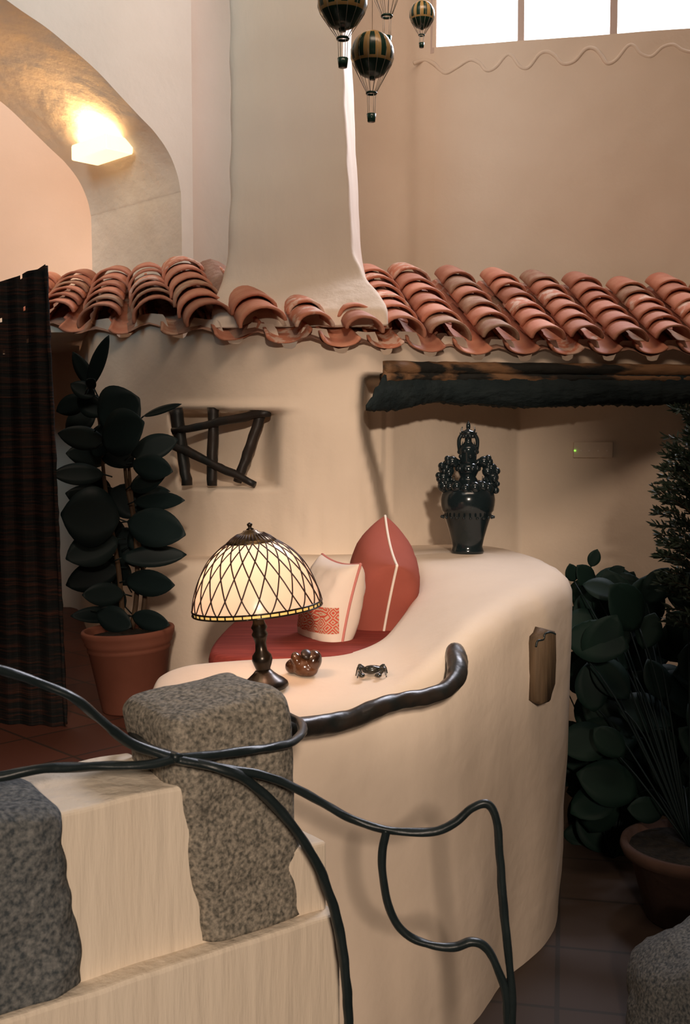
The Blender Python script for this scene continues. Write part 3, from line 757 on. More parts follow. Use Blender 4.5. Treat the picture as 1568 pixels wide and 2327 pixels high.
lat('finial', [(0, hz(1206)), (7 * rs, hz(1206)), (9 * rs, hz(1202)), (4 * rs, hz(1199)), (4 * rs, hz(1197)), (6 * rs, hz(1194)), (6.5 * rs, hz(1191)), (3 * rs, hz(1188)), (0, hz(1187))], M_bronze, lamp, 16)
bulbp = LB + Lr @ Vector((0.0, -.075, hz(1285)))
mbx = MB(); mbx.ball(bulbp, (.02, .02, .028)); o = mbx.build('bulb', emis('bulb_glow', (1, .75, .45), 25)); attach(lamp, o)
bl = point('bulb_light', LB + Lr @ Vector((0, 0, hz(1300))), 1.9, (1, .60, .40), .03); attach(lamp, bl)

# ------------------------------------------------------------------ carved wood piece
def topz(px, py, d): return P(px, py, d).z
c = hit(690, 1540) + Vector((0, .02, .010))
mb = MB()
def lobe(dx, dz, dy, r, rot=0): mb.ball(c + Vector((dx, dy, dz)), r, 24, 16, Matrix.Rotation(rot, 3, 'Y'))
lobe(.002, .018, 0, (.036, .036, .030))
lobe(.026, .034, .0, (.026, .034, .034), .35)
lobe(-.018, .036, -.004, (.018, .026, .028), -.45)
lobe(-.030, .018, .012, (.026, .028, .022), -.3)
lobe(.012, .012, -.01, (.030, .026, .022))
o = mb.build('carved_body', M_wood)
md = o.modifiers.new('remesh', 'REMESH'); md.mode = 'VOXEL'; md.voxel_size = .0022; md.use_smooth_shade = True
sm_ = o.modifiers.new('smooth', 'SMOOTH'); sm_.iterations = 8; sm_.factor = .6
ct = thing('wooden_carving', c + Vector((0, 0, -.010)), 'glossy brown lobed wood carving with a cleft beside the lamp base', 'carving')
attach(ct, o)
mb = MB(); mb.ball(c + Vector((.008, -.012, .057)), (.017, .020, .010), 20, 10, Matrix.Rotation(.5, 3, 'X') @ Matrix.Rotation(.2, 3, 'Y')); o = mb.build('hollow_shade_patch', mat('hollow_shade_colour', (.02, .009, .005), .35)); attach(ct, o)  # solid dark oval, its colour stands in for the shade of a hollow
# ------------------------------------------------------------------ crab figurine
cg = hit(845, 1536); c = cg + Vector((0, .01, .017))
crab = thing('crab_figurine', cg, 'small black lacquered crab figurine standing on the bench top', 'figurine')
mb = MB(); mb.ball(c, (.030, .022, .0115), 20, 10, Matrix.Rotation(-.1, 3, 'Y')); mb.ball(c + Vector((0, -.004, .005)), (.022, .015, .008)); o = mb.build('shell', M_crab); attach(crab, o)
zc = cg.z + .003
for sx in (-1, 1):
    for k, (dx, dy) in enumerate(((.022, -.016), (.026, -.002), (.024, .012))):
        a = c + Vector((sx * dx * .8, dy, 0)); b = c + Vector((sx * (dx + .012), dy * 1.6, .010)); e = Vector((c.x + sx * (dx + .020), c.y + dy * 2.2, zc - .004))
        o = tube('leg', cr([a, b, e], 4), lambda t: .0036 - .0022 * t, M_crab, seg=8); attach(crab, o)
    a = c + Vector((sx * .022, -.014, .003)); b = c + Vector((sx * .036, -.026, .008)); e = c + Vector((sx * .030 + (-.012 if sx > 0 else 0), -.042, -.008))
    mb = MB(); mb.tube(cr([a, b, e], 4), lambda t: .0045, 8); mb.ball(e, (.010, .011, .006)); o = mb.build('claw', M_crab); attach(crab, o)

# ------------------------------------------------------------------ vase
VB = hit(1062, 1257); VB.z += .001; vs_ = VB.y / FPX
vase = thing('black_vase', VB, 'ornate glossy black ceramic urn with openwork lid on the bench ledge', 'vase')
v = lambda py: (1260 - py) * vs_
mb = MB(); mb.lathe([(r * vs_, v(y)) for r, y in ((0, 1260), (36, 1260), (38, 1256), (36, 1250), (34, 1244), (38, 1225), (45, 1200), (52, 1178), (56, 1166), (59, 1163), (61, 1150), (62, 1138), (60, 1126), (55, 1116), (46, 1108), (36, 1102), (24, 1096), (18, 1086), (22, 1078), (26, 1070), (22, 1062), (20, 1056), (0, 1056))], VB, 40)
for k in range(24):
    a = 2 * PI * k / 24; mb.ball(VB + Vector((59 * vs_ * math.cos(a), 59 * vs_ * math.sin(a), v(1177))), .006, 6, 4)
o = mb.build('body', M_black); attach(vase, o)
mb = MB()
random.seed(4)
for sx in (-1, 1):
    for (dx, py, r) in ((54, 1108, 15), (40, 1110, 15), (56, 1088, 14), (52, 1068, 15), (44, 1074, 13), (36, 1052, 14), (46, 1058, 12), (27, 1108, 15), (30, 1056, 10), (47, 1096, 14), (58, 1100, 11)):
        q_ = VB + Vector((sx * dx * vs_, random.uniform(-.008, .008), v(py)))
        mb.ball(q_, (r * vs_, r * vs_ * .9, r * vs_ * .92), 14, 9)
        for k in range(2): mb.ball(q_ + Vector((sx * random.uniform(-.3, .9) * r * vs_, -r * vs_ * random.uniform(.2, .7), random.uniform(-.6, .6) * r * vs_)), r * vs_ * .55, 10, 7)
for k in range(14):
    a = 2 * PI * k / 14; mb.ball(VB + Vector((47 * vs_ * math.cos(a), 47 * vs_ * math.sin(a), v(1109 + 3 * math.sin(k * 2)))), (12 + 2 * (k % 2)) * vs_, 10, 7)
for sx in (-1, 1):
    mb.tube(cr([VB + Vector((sx * x * vs_, 0, v(y))) for x, y in ((20, 1056), (28, 1050), (37, 1060), (42, 1080), (44, 1100))], 4), .011, 8)
    for dx_, hh_ in ((33, 1084), (38, 1080)): mb.tube([VB + Vector((sx * dx_ * vs_, -.012, v(1104))), VB + Vector((sx * (dx_ - 1) * vs_, -.012, v(hh_)))], lambda t: .006 - .005 * t, 6)
for k in range(10):
    a = 2 * PI * k / 10; mb.ball(VB + Vector((24 * vs_ * math.cos(a), 24 * vs_ * math.sin(a), v(1068))), 6 * vs_, 8, 6)
o = mb.build('fruit_garland', M_black); attach(vase, o)
mb = MB(); mb.lathe([(r * vs_, v(y)) for r, y in ((0, 1062), (18, 1062), (19, 1050), (20, 1036), (22, 1026), (21, 1018), (12, 1012), (8, 1006), (8, 998), (13, 992), (18, 988), (15, 983), (8, 981), (4, 978), (5, 972), (0, 971))], VB, 24)
for sx in (-1, 1):
    mb.tube(cr([VB + Vector((sx * x * vs_, 0, v(y))) for x, y in ((19, 1028), (21, 1012), (20, 1000), (14, 990))], 4), .008, 8)
    mb.tube(cr([VB + Vector((sx * x * vs_, 0, v(y))) for x, y in ((10, 988), (14, 983), (15, 978), (13, 973))], 4), lambda t: .005 - .003 * t, 6)
    mb.tube([VB + Vector((sx * 16 * vs_, 0, v(990))), VB + Vector((sx * 19 * vs_, 0, v(986)))], lambda t: .005 - .002 * t, 6)
    mb.tube([VB + Vector((sx * 14 * vs_, -.008, v(1018))), VB + Vector((sx * 13 * vs_, -.008, v(1006)))], lambda t: .005 - .004 * t, 6)
    mb.ball(VB + Vector((sx * 20 * vs_, 0, v(1030))), .009, 8, 6)
for k in range(9):
    a = 2 * PI * k / 9; mb.ball(VB + Vector((18 * vs_ * math.cos(a), 18 * vs_ * math.sin(a), v(1040 if k % 2 else 1028))), .010, 8, 6); mb.ball(VB + Vector((12 * vs_ * math.cos(a), 12 * vs_ * math.sin(a), v(994))), .009, 8, 6)
o = mb.build('lid', M_black); attach(vase, o)
mb = MB(); mb.ball(VB + Vector((0, 0, v(972))), (.009, .009, .018), 12, 8); mb.tube([VB + Vector((0, 0, v(970))), VB + Vector((0, 0, v(958)))], lambda t: .005 - .004 * t, 8); o = mb.build('finial', M_black); attach(vase, o)

# ------------------------------------------------------------------ wooden plaque on the bench end
c = P(1230, 1518, 3.40); nrm = Vector((.55, -.83, 0)).normalized(); tx = Vector((.83, .55, 0)).normalized()
pl = thing('wooden_plaque', c, 'weathered wood slab inset in the right end of the bench wall', 'plaque')
out = [(-26, 60), (-22, 74), (-8, 80), (0, 92), (24, 84), (26, 20), (24, -40), (16, -62), (12, -78), (-10, -82), (-24, -72), (-28, 0)]
s_ = 3.4 / FPX; rings = []
bf0 = c + nrm * 0
for dpt, sc_ in ((-.05, 1.02), (.016, 1.0), (.024, .93), (.024, .3), (.024, .02)):
    rings.append([c + nrm * dpt + tx * (x * s_ * sc_ * 1.25) + Vector((0, 0, y * s_ * sc_)) for x, y in out])
o = loft('slab', rings, M_slab); attach(pl, o)
o = tube('iron_loop', cr([c + nrm * .022 + tx * (x * s_ * 1.25) + Vector((0, 0, y * s_)) for x, y in ((-26, 55), (-22, 68), (-8, 70), (-4, 82), (10, 84), (22, 78))], 4), .0035, M_iron, seg=8); attach(pl, o)

# ------------------------------------------------------------------ switch plate
bpy.context.view_layer.update()
_wf = bpy.data.objects['wall_front'].data
_bw = BVHTree.FromPolygons([v.co.copy() for v in _wf.vertices], [tuple(p.vertices) for p in _wf.polygons])
def whit(px, py): return _bw.ray_cast(EYE, (P(px, py, 3) - EYE).normalized())[0]
h0, h1 = whit(1304, 1022), whit(1392, 1022)
c = (h0 + h1) / 2 - Vector((0, .006, 0)); dpl = c.y
sw = thing('switch_plate', c, 'flush wall switch plate with a small green light in the alcove', 'switch')
mb = MB(); a = P(1304, 1040, dpl); b = P(1392, 1004, dpl - .0)
yaw = math.atan2(-.22 * 1.0, .87)
Rz = Matrix.Rotation(math.atan2(h1.y - h0.y, h1.x - h0.x), 3, 'Z')
mb.box(c, (b.x - a.x, .03, b.z - a.z), Rz); o = bevel(mb.build('plate', M_wall, smooth=False), .003); attach(sw, o)
for k, (px, cm) in enumerate(((1308, emis('green_led', (.35, 1, .1), 1.2)), (1322, M_pipe), (1340, M_pipe), (1360, M_pipe), (1379, M_pipe))):
    mb = MB(); q = P(px, 1024, dpl); off = Rz @ Vector((q.x - c.x, -.018, q.z - c.z)); mb.box(c + off, (.011 if k else .009, .006, .007), Rz); o = mb.build('indicator' if k == 0 else 'rocker', cm, smooth=False)
    if k == 0: o['label'] = 'green indicator light'
    attach(sw, o)

# ------------------------------------------------------------------ wall light on the arch jamb
_wa = bpy.data.objects['wall_arch'].data
_ba = BVHTree.FromPolygons([v.co.copy() for v in _wa.vertices], [tuple(p.vertices) for p in _wa.polygons])
_dr = (P(262, 352, 3) - EYE).normalized(); cc = _ba.ray_cast(EYE, _dr)[0] + ud * .085 + Vector((0, 0, .012))
sc_t = thing('wall_uplight', cc - Vector((0, 0, .04)), 'glowing plaster wall uplight on the inner face of the arch', 'light')
Rw = Matrix.Rotation(math.atan2(wdv.y, wdv.x) + PI, 3, 'Z')
wdt = 98 * cc.y / FPX / .7071
mb = MB(); 
for dx in (-1, 1): mb.box(cc + Rw @ Vector((dx * wdt / 2, 0, 0)), (.015, .16, .07), Rw)
mb.box(cc + Rw @ Vector((0, .075, 0)), (wdt, .012, .08), Rw); mb.box(cc + Rw @ Vector((0, -.075, 0)), (wdt, .012, .08), Rw); mb.box(cc + Rw @ Vector((0, 0, -.035)), (wdt, .15, .012), Rw)
o = mb.build('housing', emis('lit_plaster_shade', (1, .74, .38), 1.8, (.8, .7, .5)), smooth=False); attach(sc_t, o)
mb = MB(); mb.box(cc + Vector((0, 0, .022)), (wdt * .94, .13, .02), Rw); o = mb.build('glowing_tube', emis('tube_glow', (1, .80, .48), 16), smooth=False); attach(sc_t, o)
ul = area('uplight_glow', cc + Vector((0, 0, .045)), cc + Vector((0, 0, 1.2)), .10, wdt * .9, 9, (1, .62, .26)); attach(sc_t, ul)

# ------------------------------------------------------------------ woven screen
scr = thing('woven_screen', P(50, 1640, 3.9), 'tall dark woven reed screen with frayed edge beside the rubber plant', 'screen')
topl = [(-160, 700), (-80, 668), (0, 640), (45, 626), (62, 616), (85, 612), (103, 600)]
vs = []; fs = []; nx, nz = 60, 110; zb = PZ + .002; dS = 3.9
for side_ in (0, 1):
    for j in range(nz + 1):
        t = j / nz
        for i in range(nx + 1):
            u = i / nx; px_top = -160 + 263 * u
            ty = interp(topl, px_top)[0] + (3 * fn(u * 60, 2) if j == nz else 0)
            yv = 1655 + (ty - 1655) * t; px = px_top + (1 - t) * 46 * u * 1.0
            if i == nx: px += 3.2 * fn(j * 1.7, 4)
            d = dS + .10 * (1 - u) + .012 * math.sin(u * 40) + side_ * .02
            q = P(px, yv, d)
            if j == 0: q.z = zb
            vs.append(q)
o_ = (nx + 1) * (nz + 1)
for sd in (0, 1):
    for j in range(nz):
        for i in range(nx):
            if (i * 7 + j * 13) % 97 == 0 and j > 88 and i > 6: continue
            a = sd * o_ + j * (nx + 1) + i; fs.append((a, a + 1, a + nx + 2, a + nx + 1))
for j in range(nz): 
    for i in (0, nx): a = j * (nx + 1) + i; fs.append((a, a + nx + 1, o_ + a + nx + 1, o_ + a))
for i in range(nx): a = nz * (nx + 1) + i; fs.append((a, a + 1, o_ + a + 1, o_ + a))
o = mesh('woven_panel', vs, fs, M_screen, smooth=False); attach(scr, o)
edge = [P(103 + 46 * (1 - t) + 1, 1655 + (604 - 1655) * t, dS) for t in [k / 60 for k in range(61)]]; edge[0].z = zb + .01
o = tube('edge_binding', edge, .007, M_screen, seg=8, wob=.8); attach(scr, o)

# ------------------------------------------------------------------ plants
def leaf(mbx, a, b, wd_, nrm, fold=.15, droop=.1, nL=10, nW=4):
    a = Vector(a); b = Vector(b); d = b - a; ln = d.length; dn = d.normalized()
    sd = dn.cross(nrm).normalized(); up = sd.cross(dn).normalized(); vs = []; fs = []
    for i in range(nL + 1):
        t = i / nL; w = wd_ / 2 * (math.sin(PI * min(1, t * 1.02)) ** .62 if 0 < t < 1 else .04)
        c = a + d * t + up * (-droop * ln * (t * t - t * .2))
        for k in range(nW + 1):
            s = -1 + 2 * k / nW; vs.append(c + sd * (s * w) + up * (abs(s) * w * fold))
    for i in range(nL):
        for k in range(nW): j = i * (nW + 1) + k; fs.append((j, j + 1, j + nW + 2, j + nW + 1))
    mbx.add(vs, fs)
PB = P(303, 1622, 4.16); PB.z = PZ
tilt = Matrix.Rotation(math.radians(-3.0), 3, 'Y')
rp = thing('potted_rubber_plant', PB, 'potted rubber plant with big dark glossy leaves by the woven screen', 'plant')
sp = 4.16 / FPX; mb = MB()
hh = 190 * sp
mb.lathe([(0, 0.004), (68 * sp, 0.004), (70 * sp, .01), (92 * sp, hh * .74), (95 * sp, hh * .755), (94 * sp, hh * .78), (95 * sp, hh * .81), (100 * sp, hh * .84), (99 * sp, hh * .86), (105 * sp, hh * .93), (106 * sp, hh * .98), (104 * sp, hh), (98 * sp, hh), (96 * sp, hh * .97), (92 * sp, hh * .90), (0, hh * .90)], PB, 48, tilt)
o = mb.build('pot', M_pot); attach(rp, o)
mb = MB(); mb.lathe([(0, hh * .925), (60 * sp, hh * .925), (91 * sp, hh * .91), (90 * sp, hh * .89), (0, hh * .88)], PB, 32, tilt); o = mb.build('soil', M_soil); attach(rp, o)
mb = MB(); D = 4.16
for s in ([(300, 1430), (312, 1330), (306, 1200), (288, 1100), (278, 1000), (262, 920)], [(280, 1430), (270, 1300), (250, 1180), (236, 1080), (226, 960), (205, 880)], [(320, 1430), (330, 1340), (316, 1240), (300, 1140), (292, 1030), (300, 960)]):
    mb.tube(cr([P(a, b, D + .02 * i) for i, (a, b) in enumerate(s)], 5), lambda t: .011 - .006 * t, 8)
o = mb.build('stem', M_stem); attach(rp, o)
mb = MB()
LV = [((200, 885), (246, 762), 30, 4.1), ((228, 965), (318, 905), 108, 4.05), ((232, 1005), (330, 960), 92, 4.0), ((326, 946), (411, 917), 17, 4.15), ((298, 1035), (404, 998), 52, 4.1), ((300, 1052), (394, 1072), 50, 4.05),
 ((296, 1105), (376, 1084), 46, 4.12), ((300, 1110), (386, 1116), 22, 4.2), ((304, 1140), (420, 1137), 36, 4.1), ((290, 1185), (421, 1215), 76, 4.05), ((276, 1268), (424, 1260), 44, 4.05), ((285, 1320), (397, 1330), 52, 4.1),
 ((240, 1005), (132, 985), 46, 4.1), ((236, 1078), (118, 1078), 44, 4.1), ((272, 1180), (138, 1168), 116, 4.08), ((268, 1225), (150, 1270), 70, 4.1), ((282, 1350), (188, 1352), 46, 4.1), ((278, 1395), (160, 1400), 34, 4.15), ((216, 900), (160, 872), 34, 4.12), ((200, 905), (128, 935), 40, 4.2),
 ((215, 885), (165, 800), 30, 4.25), ((300, 1400), (385, 1420), 40, 4.1), ((220, 1390), (300, 1425), 50, 4.05), ((240, 940), (175, 905), 46, 4.15), ((235, 1000), (300, 1060), 60, 4.25), ((255, 1110), (330, 1170), 70, 4.25), ((290, 1230), (200, 1200), 70, 4.3), ((250, 1140), (190, 1080), 50, 4.3), ((300, 1260), (345, 1200), 60, 4.25), ((290, 1330), (240, 1260), 50, 4.3), ((310, 1160), (372, 1180), 44, 4.22), ((200, 880), (215, 862), 22, 4.0), ((270, 1290), (150, 1330), 60, 4.2), ((262, 1150), (150, 1120), 56, 4.25), ((250, 1040), (150, 1030), 50, 4.25), ((285, 1380), (220, 1330), 50, 4.2), ((290, 1240), (390, 1200), 60, 4.2), ((270, 1200), (330, 1290), 60, 4.3), ((215, 930), (150, 985), 50, 4.3), ((250, 960), (215, 1040), 54, 4.2)]
for (a, b, w, d) in LV:
    A = P(a[0], a[1], d + .03); B = P(b[0], b[1], d - random.uniform(-.05, .09))
    nv = Vector((random.uniform(-.3, .3), -1, random.uniform(-.05, .45)))
    leaf(mb, A, B, w * d / FPX * 1.2, nv, .10, random.uniform(-.02, .06), 12, 4)
    mb.tube([A, A + (A - B).normalized() * .03 + Vector((0, .01, -.01))], .003, 5)
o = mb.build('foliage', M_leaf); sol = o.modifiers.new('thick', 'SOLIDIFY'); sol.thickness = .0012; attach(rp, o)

# right side: dark leafy plant in a clay pot
RP = Vector((P(1570, 1900, 3.75).x, 3.75, FZ)); M_dpot = noisy('shade_darkened_clay', (.05, .028, .02), (.075, .04, .028), 8, .9, .3)  # darker copy of the clay, with the corner's shade put into its colour
rt_ = thing('potted_philodendron', RP, 'dark broad-leaved plant in a large clay pot in the shadows right of the bench', 'plant')
mb = MB(); hp = P(1560, 1915, 3.75).z - FZ
mb.lathe([(0, .004), (.15, .004), (.21, hp * .82), (.235, hp * .84), (.245, hp * .93), (.24, hp), (.222, hp), (.21, hp * .9), (0, hp * .9)], RP, 40)
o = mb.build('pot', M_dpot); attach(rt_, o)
mb = MB(); mb.lathe([(0, hp * .94), (.21, hp * .93), (.21, hp * .88), (0, hp * .87)], RP, 24); o = mb.build('soil', M_soil); attach(rt_, o)
def bush(parent, base, targets, m, wr, seedn, dn):
    random.seed(seedn); mb = MB(); st = MB()
    for (px, py, d, w, ang) in targets:
        c = P(px, py, d); l = w * 1.45 * d / FPX; dv = Vector((math.cos(ang), random.uniform(-.5, .3), math.sin(ang))).normalized()
        nv = Vector((random.uniform(-.5, .5), -1, random.uniform(.1, 1.0)))
        A = c - dv * l / 2; B = c + dv * l / 2; leaf(mb, A, B, w * d / FPX, nv, .14, random.uniform(0, .12), 9, 4)
        mid = base.lerp(A, .6) + Vector((0, 0, .08))
        if len(st.v) < 1400: st.tube(cr([base, mid, A], 4), lambda t: .0045 - .002 * t, 5)
    o = mb.build('foliage', m); sol = o.modifiers.new('thick', 'SOLIDIFY'); sol.thickness = .0012; attach(parent, o)
    o = st.build('stem', M_leaf); attach(parent, o)
random.seed(11)
tg = [(1350, 1268, 4.4, 30, 1.25), (1300, 1302, 4.3, 34, 1.9), (1495, 1330, 4.2, 66, 1.0), (1400, 1300, 4.4, 30, .6), (1330, 1310, 4.3, 50, 2.2), (1430, 1320, 4.4, 34, 1.2)]
for k in range(95):
    py = random.uniform(1330, 1850); px = random.uniform(1325 + 0 * py, 1640)
    tg.append((px, py, random.uniform(3.9, 4.6), random.uniform(60, 110), random.uniform(-.9, 3.6)))
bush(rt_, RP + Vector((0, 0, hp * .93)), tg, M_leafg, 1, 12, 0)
# trailing plant on the ground between bench and pot
GP = Vector((P(1400, 1900, 4.25).x, 4.3, FZ))
gp = thing('ground_shrub', GP, 'low dark shrub growing behind the bench at its right corner', 'shrub')
random.seed(5); tg = []
for k in range(80):
    tg.append((random.uniform(1300, 1460), random.uniform(1340, 2000), random.uniform(4.35, 4.75), random.uniform(45, 85), random.uniform(0, 3.1)))
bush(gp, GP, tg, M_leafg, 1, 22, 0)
# feathery shrub
FB = Vector((P(1640, 1400, 3.9).x, 3.95, FZ))
fs_ = thing('feathery_shrub', FB, 'tall feathery shrub with tiny narrow leaves at the right edge of the room', 'shrub')
random.seed(31); mb = MB(); st = MB()
spine = cr([FB, P(1640, 1700, 3.9), P(1610, 1350, 3.9), P(1600, 1100, 3.9), P(1575, 940, 3.95)], 20)
st.tube(spine, lambda t: .012 - .008 * t, 8)
prof_l = [(900, 1560), (930, 1530), (980, 1515), (1040, 1505), (1100, 1490), (1150, 1470), (1200, 1490), (1260, 1495), (1320, 1500), (1380, 1520)]
for k in range(120):
    py = random.uniform(925, 1420); lx = interp(prof_l, py)[0] + random.uniform(-5, 70) ** 1.0
    base = min(spine, key=lambda q: abs(PX(*q)[1] - (py + 70)))
    tip = P(lx, py, random.uniform(3.7, 4.15)); mid = base.lerp(tip, .55) + Vector((0, 0, .03))
    pts = cr([base, mid, tip], 8); st.tube(pts, lambda t: .0022 - .0014 * t, 4)
    for j in range(5, len(pts)):
        for s in range(3):
            a = pts[j - 1].lerp(pts[min(j, len(pts) - 1)], random.random()); dv = (pts[j] - pts[j - 1]).normalized() + Vector((random.uniform(-1, 1), random.uniform(-1, 1), random.uniform(-.6, 1))) * .8
            leaf(mb, a, a + dv.normalized() * random.uniform(.022, .040), .0075, Vector((random.uniform(-1, 1), -1, random.uniform(-1, 1))), .1, .1, 3, 2)
o = mb.build('foliage', M_feather); attach(fs_, o); o = st.build('stem', M_stem); attach(fs_, o)

# boulder bottom right
def rock(name, c, r, m, seed, nu=48, nv=32, amp=.12):
    mb = MB(); rs = []
    for i in range(nv + 1):
        a = -PI / 2 + PI * i / nv; a = max(-1.56, min(1.56, a)); ring = []
        for j in range(nu):
            b = 2 * PI * j / nu; n_ = Vector((math.cos(a) * math.cos(b), math.cos(a) * math.sin(b), math.sin(a)))
            k = 1 + amp * noise.noise(n_ * 1.8 + Vector((seed, 0, 0))) + amp * .3 * noise.noise(n_ * 6 + Vector((seed, 0, 0)))
            q = Vector(c) + Vector((n_.x * r[0], n_.y * r[1], n_.z * r[2])) * k
            q.z = max(q.z, FZ + .001); ring.append(q)
        rs.append(ring)
    mb.rings(rs); return mb.build(name, m)
bp_ = P(1600, 2330, 3.0)
tag(rock('boulder', (bp_.x + .05, 3.0, FZ + .05), (.28, .28, .27), M_granite2, 3), 'rounded grey boulder on the floor at the lower right corner', 'boulder')

# ------------------------------------------------------------------ foreground stair parapet
u = Vector((.469, .35, 0)).normalized(); nf = Vector((u.y, -u.x, 0))   # nf towards the camera
R0 = P(732, 2085, 2.0); R0.z = 0
def wv(t, dpt, z): q = R0 + u * t - nf * dpt; return Vector((q.x, q.y, z))
ZL = P(732, 2085, 2.0).z; ZT = 1.8 - 800 / FPX * 1.87
par = thing('stair_parapet', wv(-.5, .1, FZ), 'brushed cream plaster stair wall with a stepped ledge in the foreground', 'parapet wall')
def prism(name, tz, d0, d1, m, nseg=26, amp=.004):
    """outline tz = [(t,z)] extruded across the wall thickness, finely gridded front"""
    pts = [Vector((a, 0, b)) for a, b in tz]; fine = []
    n = len(pts)
    for i in range(n):
        a, b = pts[i], pts[(i + 1) % n]; kk = max(1, int((b - a).length / .02))
        for k in range(kk): fine.append(a.lerp(b, k / kk))
    rings = []
    for j in range(9):
        dp = d0 + (d1 - d0) * j / 8
        rings.append([wv(p.x, dp + math.sin(PI * j / 8) * amp * fn(p.x * 14, p.z * 14, 2), p.z + amp * fn(p.x * 12, dp * 12, 7)) for p in fine])
    o = loft(name, rings, m, smooth=False); bevel(o, .008, 3, 50); return o
o = prism('lower_wall', [(-1.6, FZ), (.045, FZ), (.045, ZL), (-1.6, ZL)], 0, .50, M_brush); attach(par, o)
zr_ = 1.8 - 935 / FPX * 2.03
o = prism('upper_wall', [(-1.6, ZL - .01), (-.30, ZL - .01), (-.03, ZL - .01), (-.03, ZL + .02), (-.325, ZT), (-1.6, ZT)], .035, .33, M_brush); attach(par, o)
bpy.data.objects.remove(o)
o = prism('upper_wall', [(-1.6, ZL - .01), (-.10, ZL - .01), (-.14, ZL + .1), (-.255, ZT), (-1.6, ZT)], .045, .30, M_brush); attach(par, o)
o = prism('end_wall', [(-.15, ZL - .01), (.034, ZL - .01), (.034, zr_), (-.15, zr_)], .03, .38, M_brush); attach(par, o)

def stone(name, t0, t1, d0, d1, z0, z1, m, seed, lean=(0, 0), top_sl=0, widen=0, amp=.012):
    rings = []; nz = 60; seg = 96
    for i in range(nz + 1):
        tz = i / nz; z = z0 + (z1 - z0) * tz
        e = 1.0
        if tz > .93: e = (1 - ((tz - .93) / .07) ** 2 * .16)
        ring = []; cxx = (t0 + t1) / 2 + lean[0] * (tz - .5); hw = (t1 - t0) / 2 * e + widen * tz; cd = (d0 + d1) / 2 + lean[1] * (tz - .5); hd = (d1 - d0) / 2 * e
        for k in range(seg):
            a = 2 * PI * k / seg; ca, sa = math.cos(a), math.sin(a); ex = .28
            x = math.copysign(abs(ca) ** ex, ca) * hw; y = math.copysign(abs(sa) ** ex, sa) * hd
            q = wv(cxx + x, cd + y, z); w = amp * noise.noise(q * 7 + Vector((seed, 0, 0))) + amp * .5 * noise.noise(q * 24)
            v_ = Vector((ca, sa, 0)); q += (u * ca - nf * sa) * w; q.z += (top_sl * (x / hw) * tz + amp * .8 * noise.noise(q * 9)) * (1 if tz > .5 else 0)
            ring.append(q)
        rings.append(ring)
    for sc_ in (.8, .5, .2, .02):
        last = rings[nz]; cm = sum((p for p in last), Vector()) / seg
        rings.append([cm.lerp(p, sc_) + Vector((0, 0, .012 * (1 - sc_) + amp * .6 * noise.noise(p.lerp(cm, 1 - sc_) * 14))) for p in last])
    return loft(name, rings, m)
def tpw(px, d):  # wall coordinate of a pixel column at depth d
    q = P(px, 1500, d); q.z = 0; return (q - R0).dot(u)
tS0 = tpw(468, 1.88); tS1 = tpw(690, 2.0)
o = stone('granite_post', -.262, -.028, .030, .265, ZL + .004, 1.8 - 584 / FPX * 2.02, M_granite, 1.0, lean=(-.045, .02), top_sl=.010, widen=.012)
tag(o, 'rough grey granite post with an iron bar wrapped round it before the lamp', 'stone post')
o = stone('granite_block', -.86, -.478, .015, .26, ZL + .004, 1.8 - 850 / FPX * 1.70, M_granite2, 9.0, lean=(-.03, 0), amp=.014)
tag(o, 'dark speckled granite block set in the stair wall at the lower left', 'stone block')

# ------------------------------------------------------------------ iron railing
rail = thing('iron_railing', P(600, 1760, 1.85), 'hand-forged black iron railing of crossing wavy bars round the granite post', 'railing')
def bar(pts, r, seed):
    q = cr([P(*p) for p in pts], 10)
    o = tube('bar', q, r, M_iron, seg=14, wob=.28, seed=seed, flat=.85); attach(rail, o); return o
r_ = .0098
bar([(-320, 1480, 1.55), (-120, 1498, 1.6), (0, 1522, 1.64), (90, 1552, 1.68), (170, 1588, 1.7), (230, 1636, 1.74), (300, 1690, 1.78), (400, 1724, 1.80), (500, 1746, 1.80), (560, 1772, 1.82), (625, 1830, 1.84), (690, 1912, 1.86), (735, 1995, 1.88), (765, 2090, 1.9), (782, 2190, 1.9), (790, 2300, 1.9), (797, 2500, 1.9), (800, 2800, 1.9), (800, 3190, 1.9)], lambda t: .0088 if t < .3 else .0102, 1)
bar([(-320, 1795, 1.62), (-120, 1778, 1.66), (0, 1765, 1.68), (90, 1748, 1.7), (200, 1742, 1.74), (330, 1738, 1.77), (410, 1722, 1.80), (500, 1714, 1.84), (590, 1702, 1.90), (650, 1692, 1.97), (682, 1672, 2.05), (686, 1650, 2.13), (668, 1632, 2.22), (600, 1610, 2.28), (500, 1600, 2.26), (400, 1612, 2.22), (345, 1632, 2.15), (303, 1650, 2.10), (308, 1676, 1.98), (345, 1702, 1.86), (405, 1722, 1.785)], lambda t: .0095, 2)
bar([(405, 1726, 1.79), (500, 1744, 1.81), (600, 1762, 1.84), (680, 1795, 1.87), (780, 1852, 1.9), (865, 1883, 1.9), (930, 1891, 1.9), (990, 1888, 1.9), (1035, 1868, 1.9), (1072, 1837, 1.9), (1108, 1828, 1.9), (1128, 1868, 1.9), (1137, 1960, 1.9), (1145, 2070, 1.9), (1157, 2180, 1.9), (1163, 2300, 1.9), (1165, 2600, 1.9), (1166, 3190, 1.9)], lambda t: .0088, 3)
bar([(878, 1885, 1.9), (869, 1940, 1.9), (872, 2010, 1.9), (890, 2078, 1.9), (925, 2124, 1.9), (975, 2146, 1.9), (1030, 2152, 1.9), (1072, 2140, 1.9), (1105, 2154, 1.9), (1134, 2208, 1.9), (1150, 2270, 1.9), (1156, 2400, 1.91)], lambda t: .0088 + .002 * max(0, t - .8), 4)
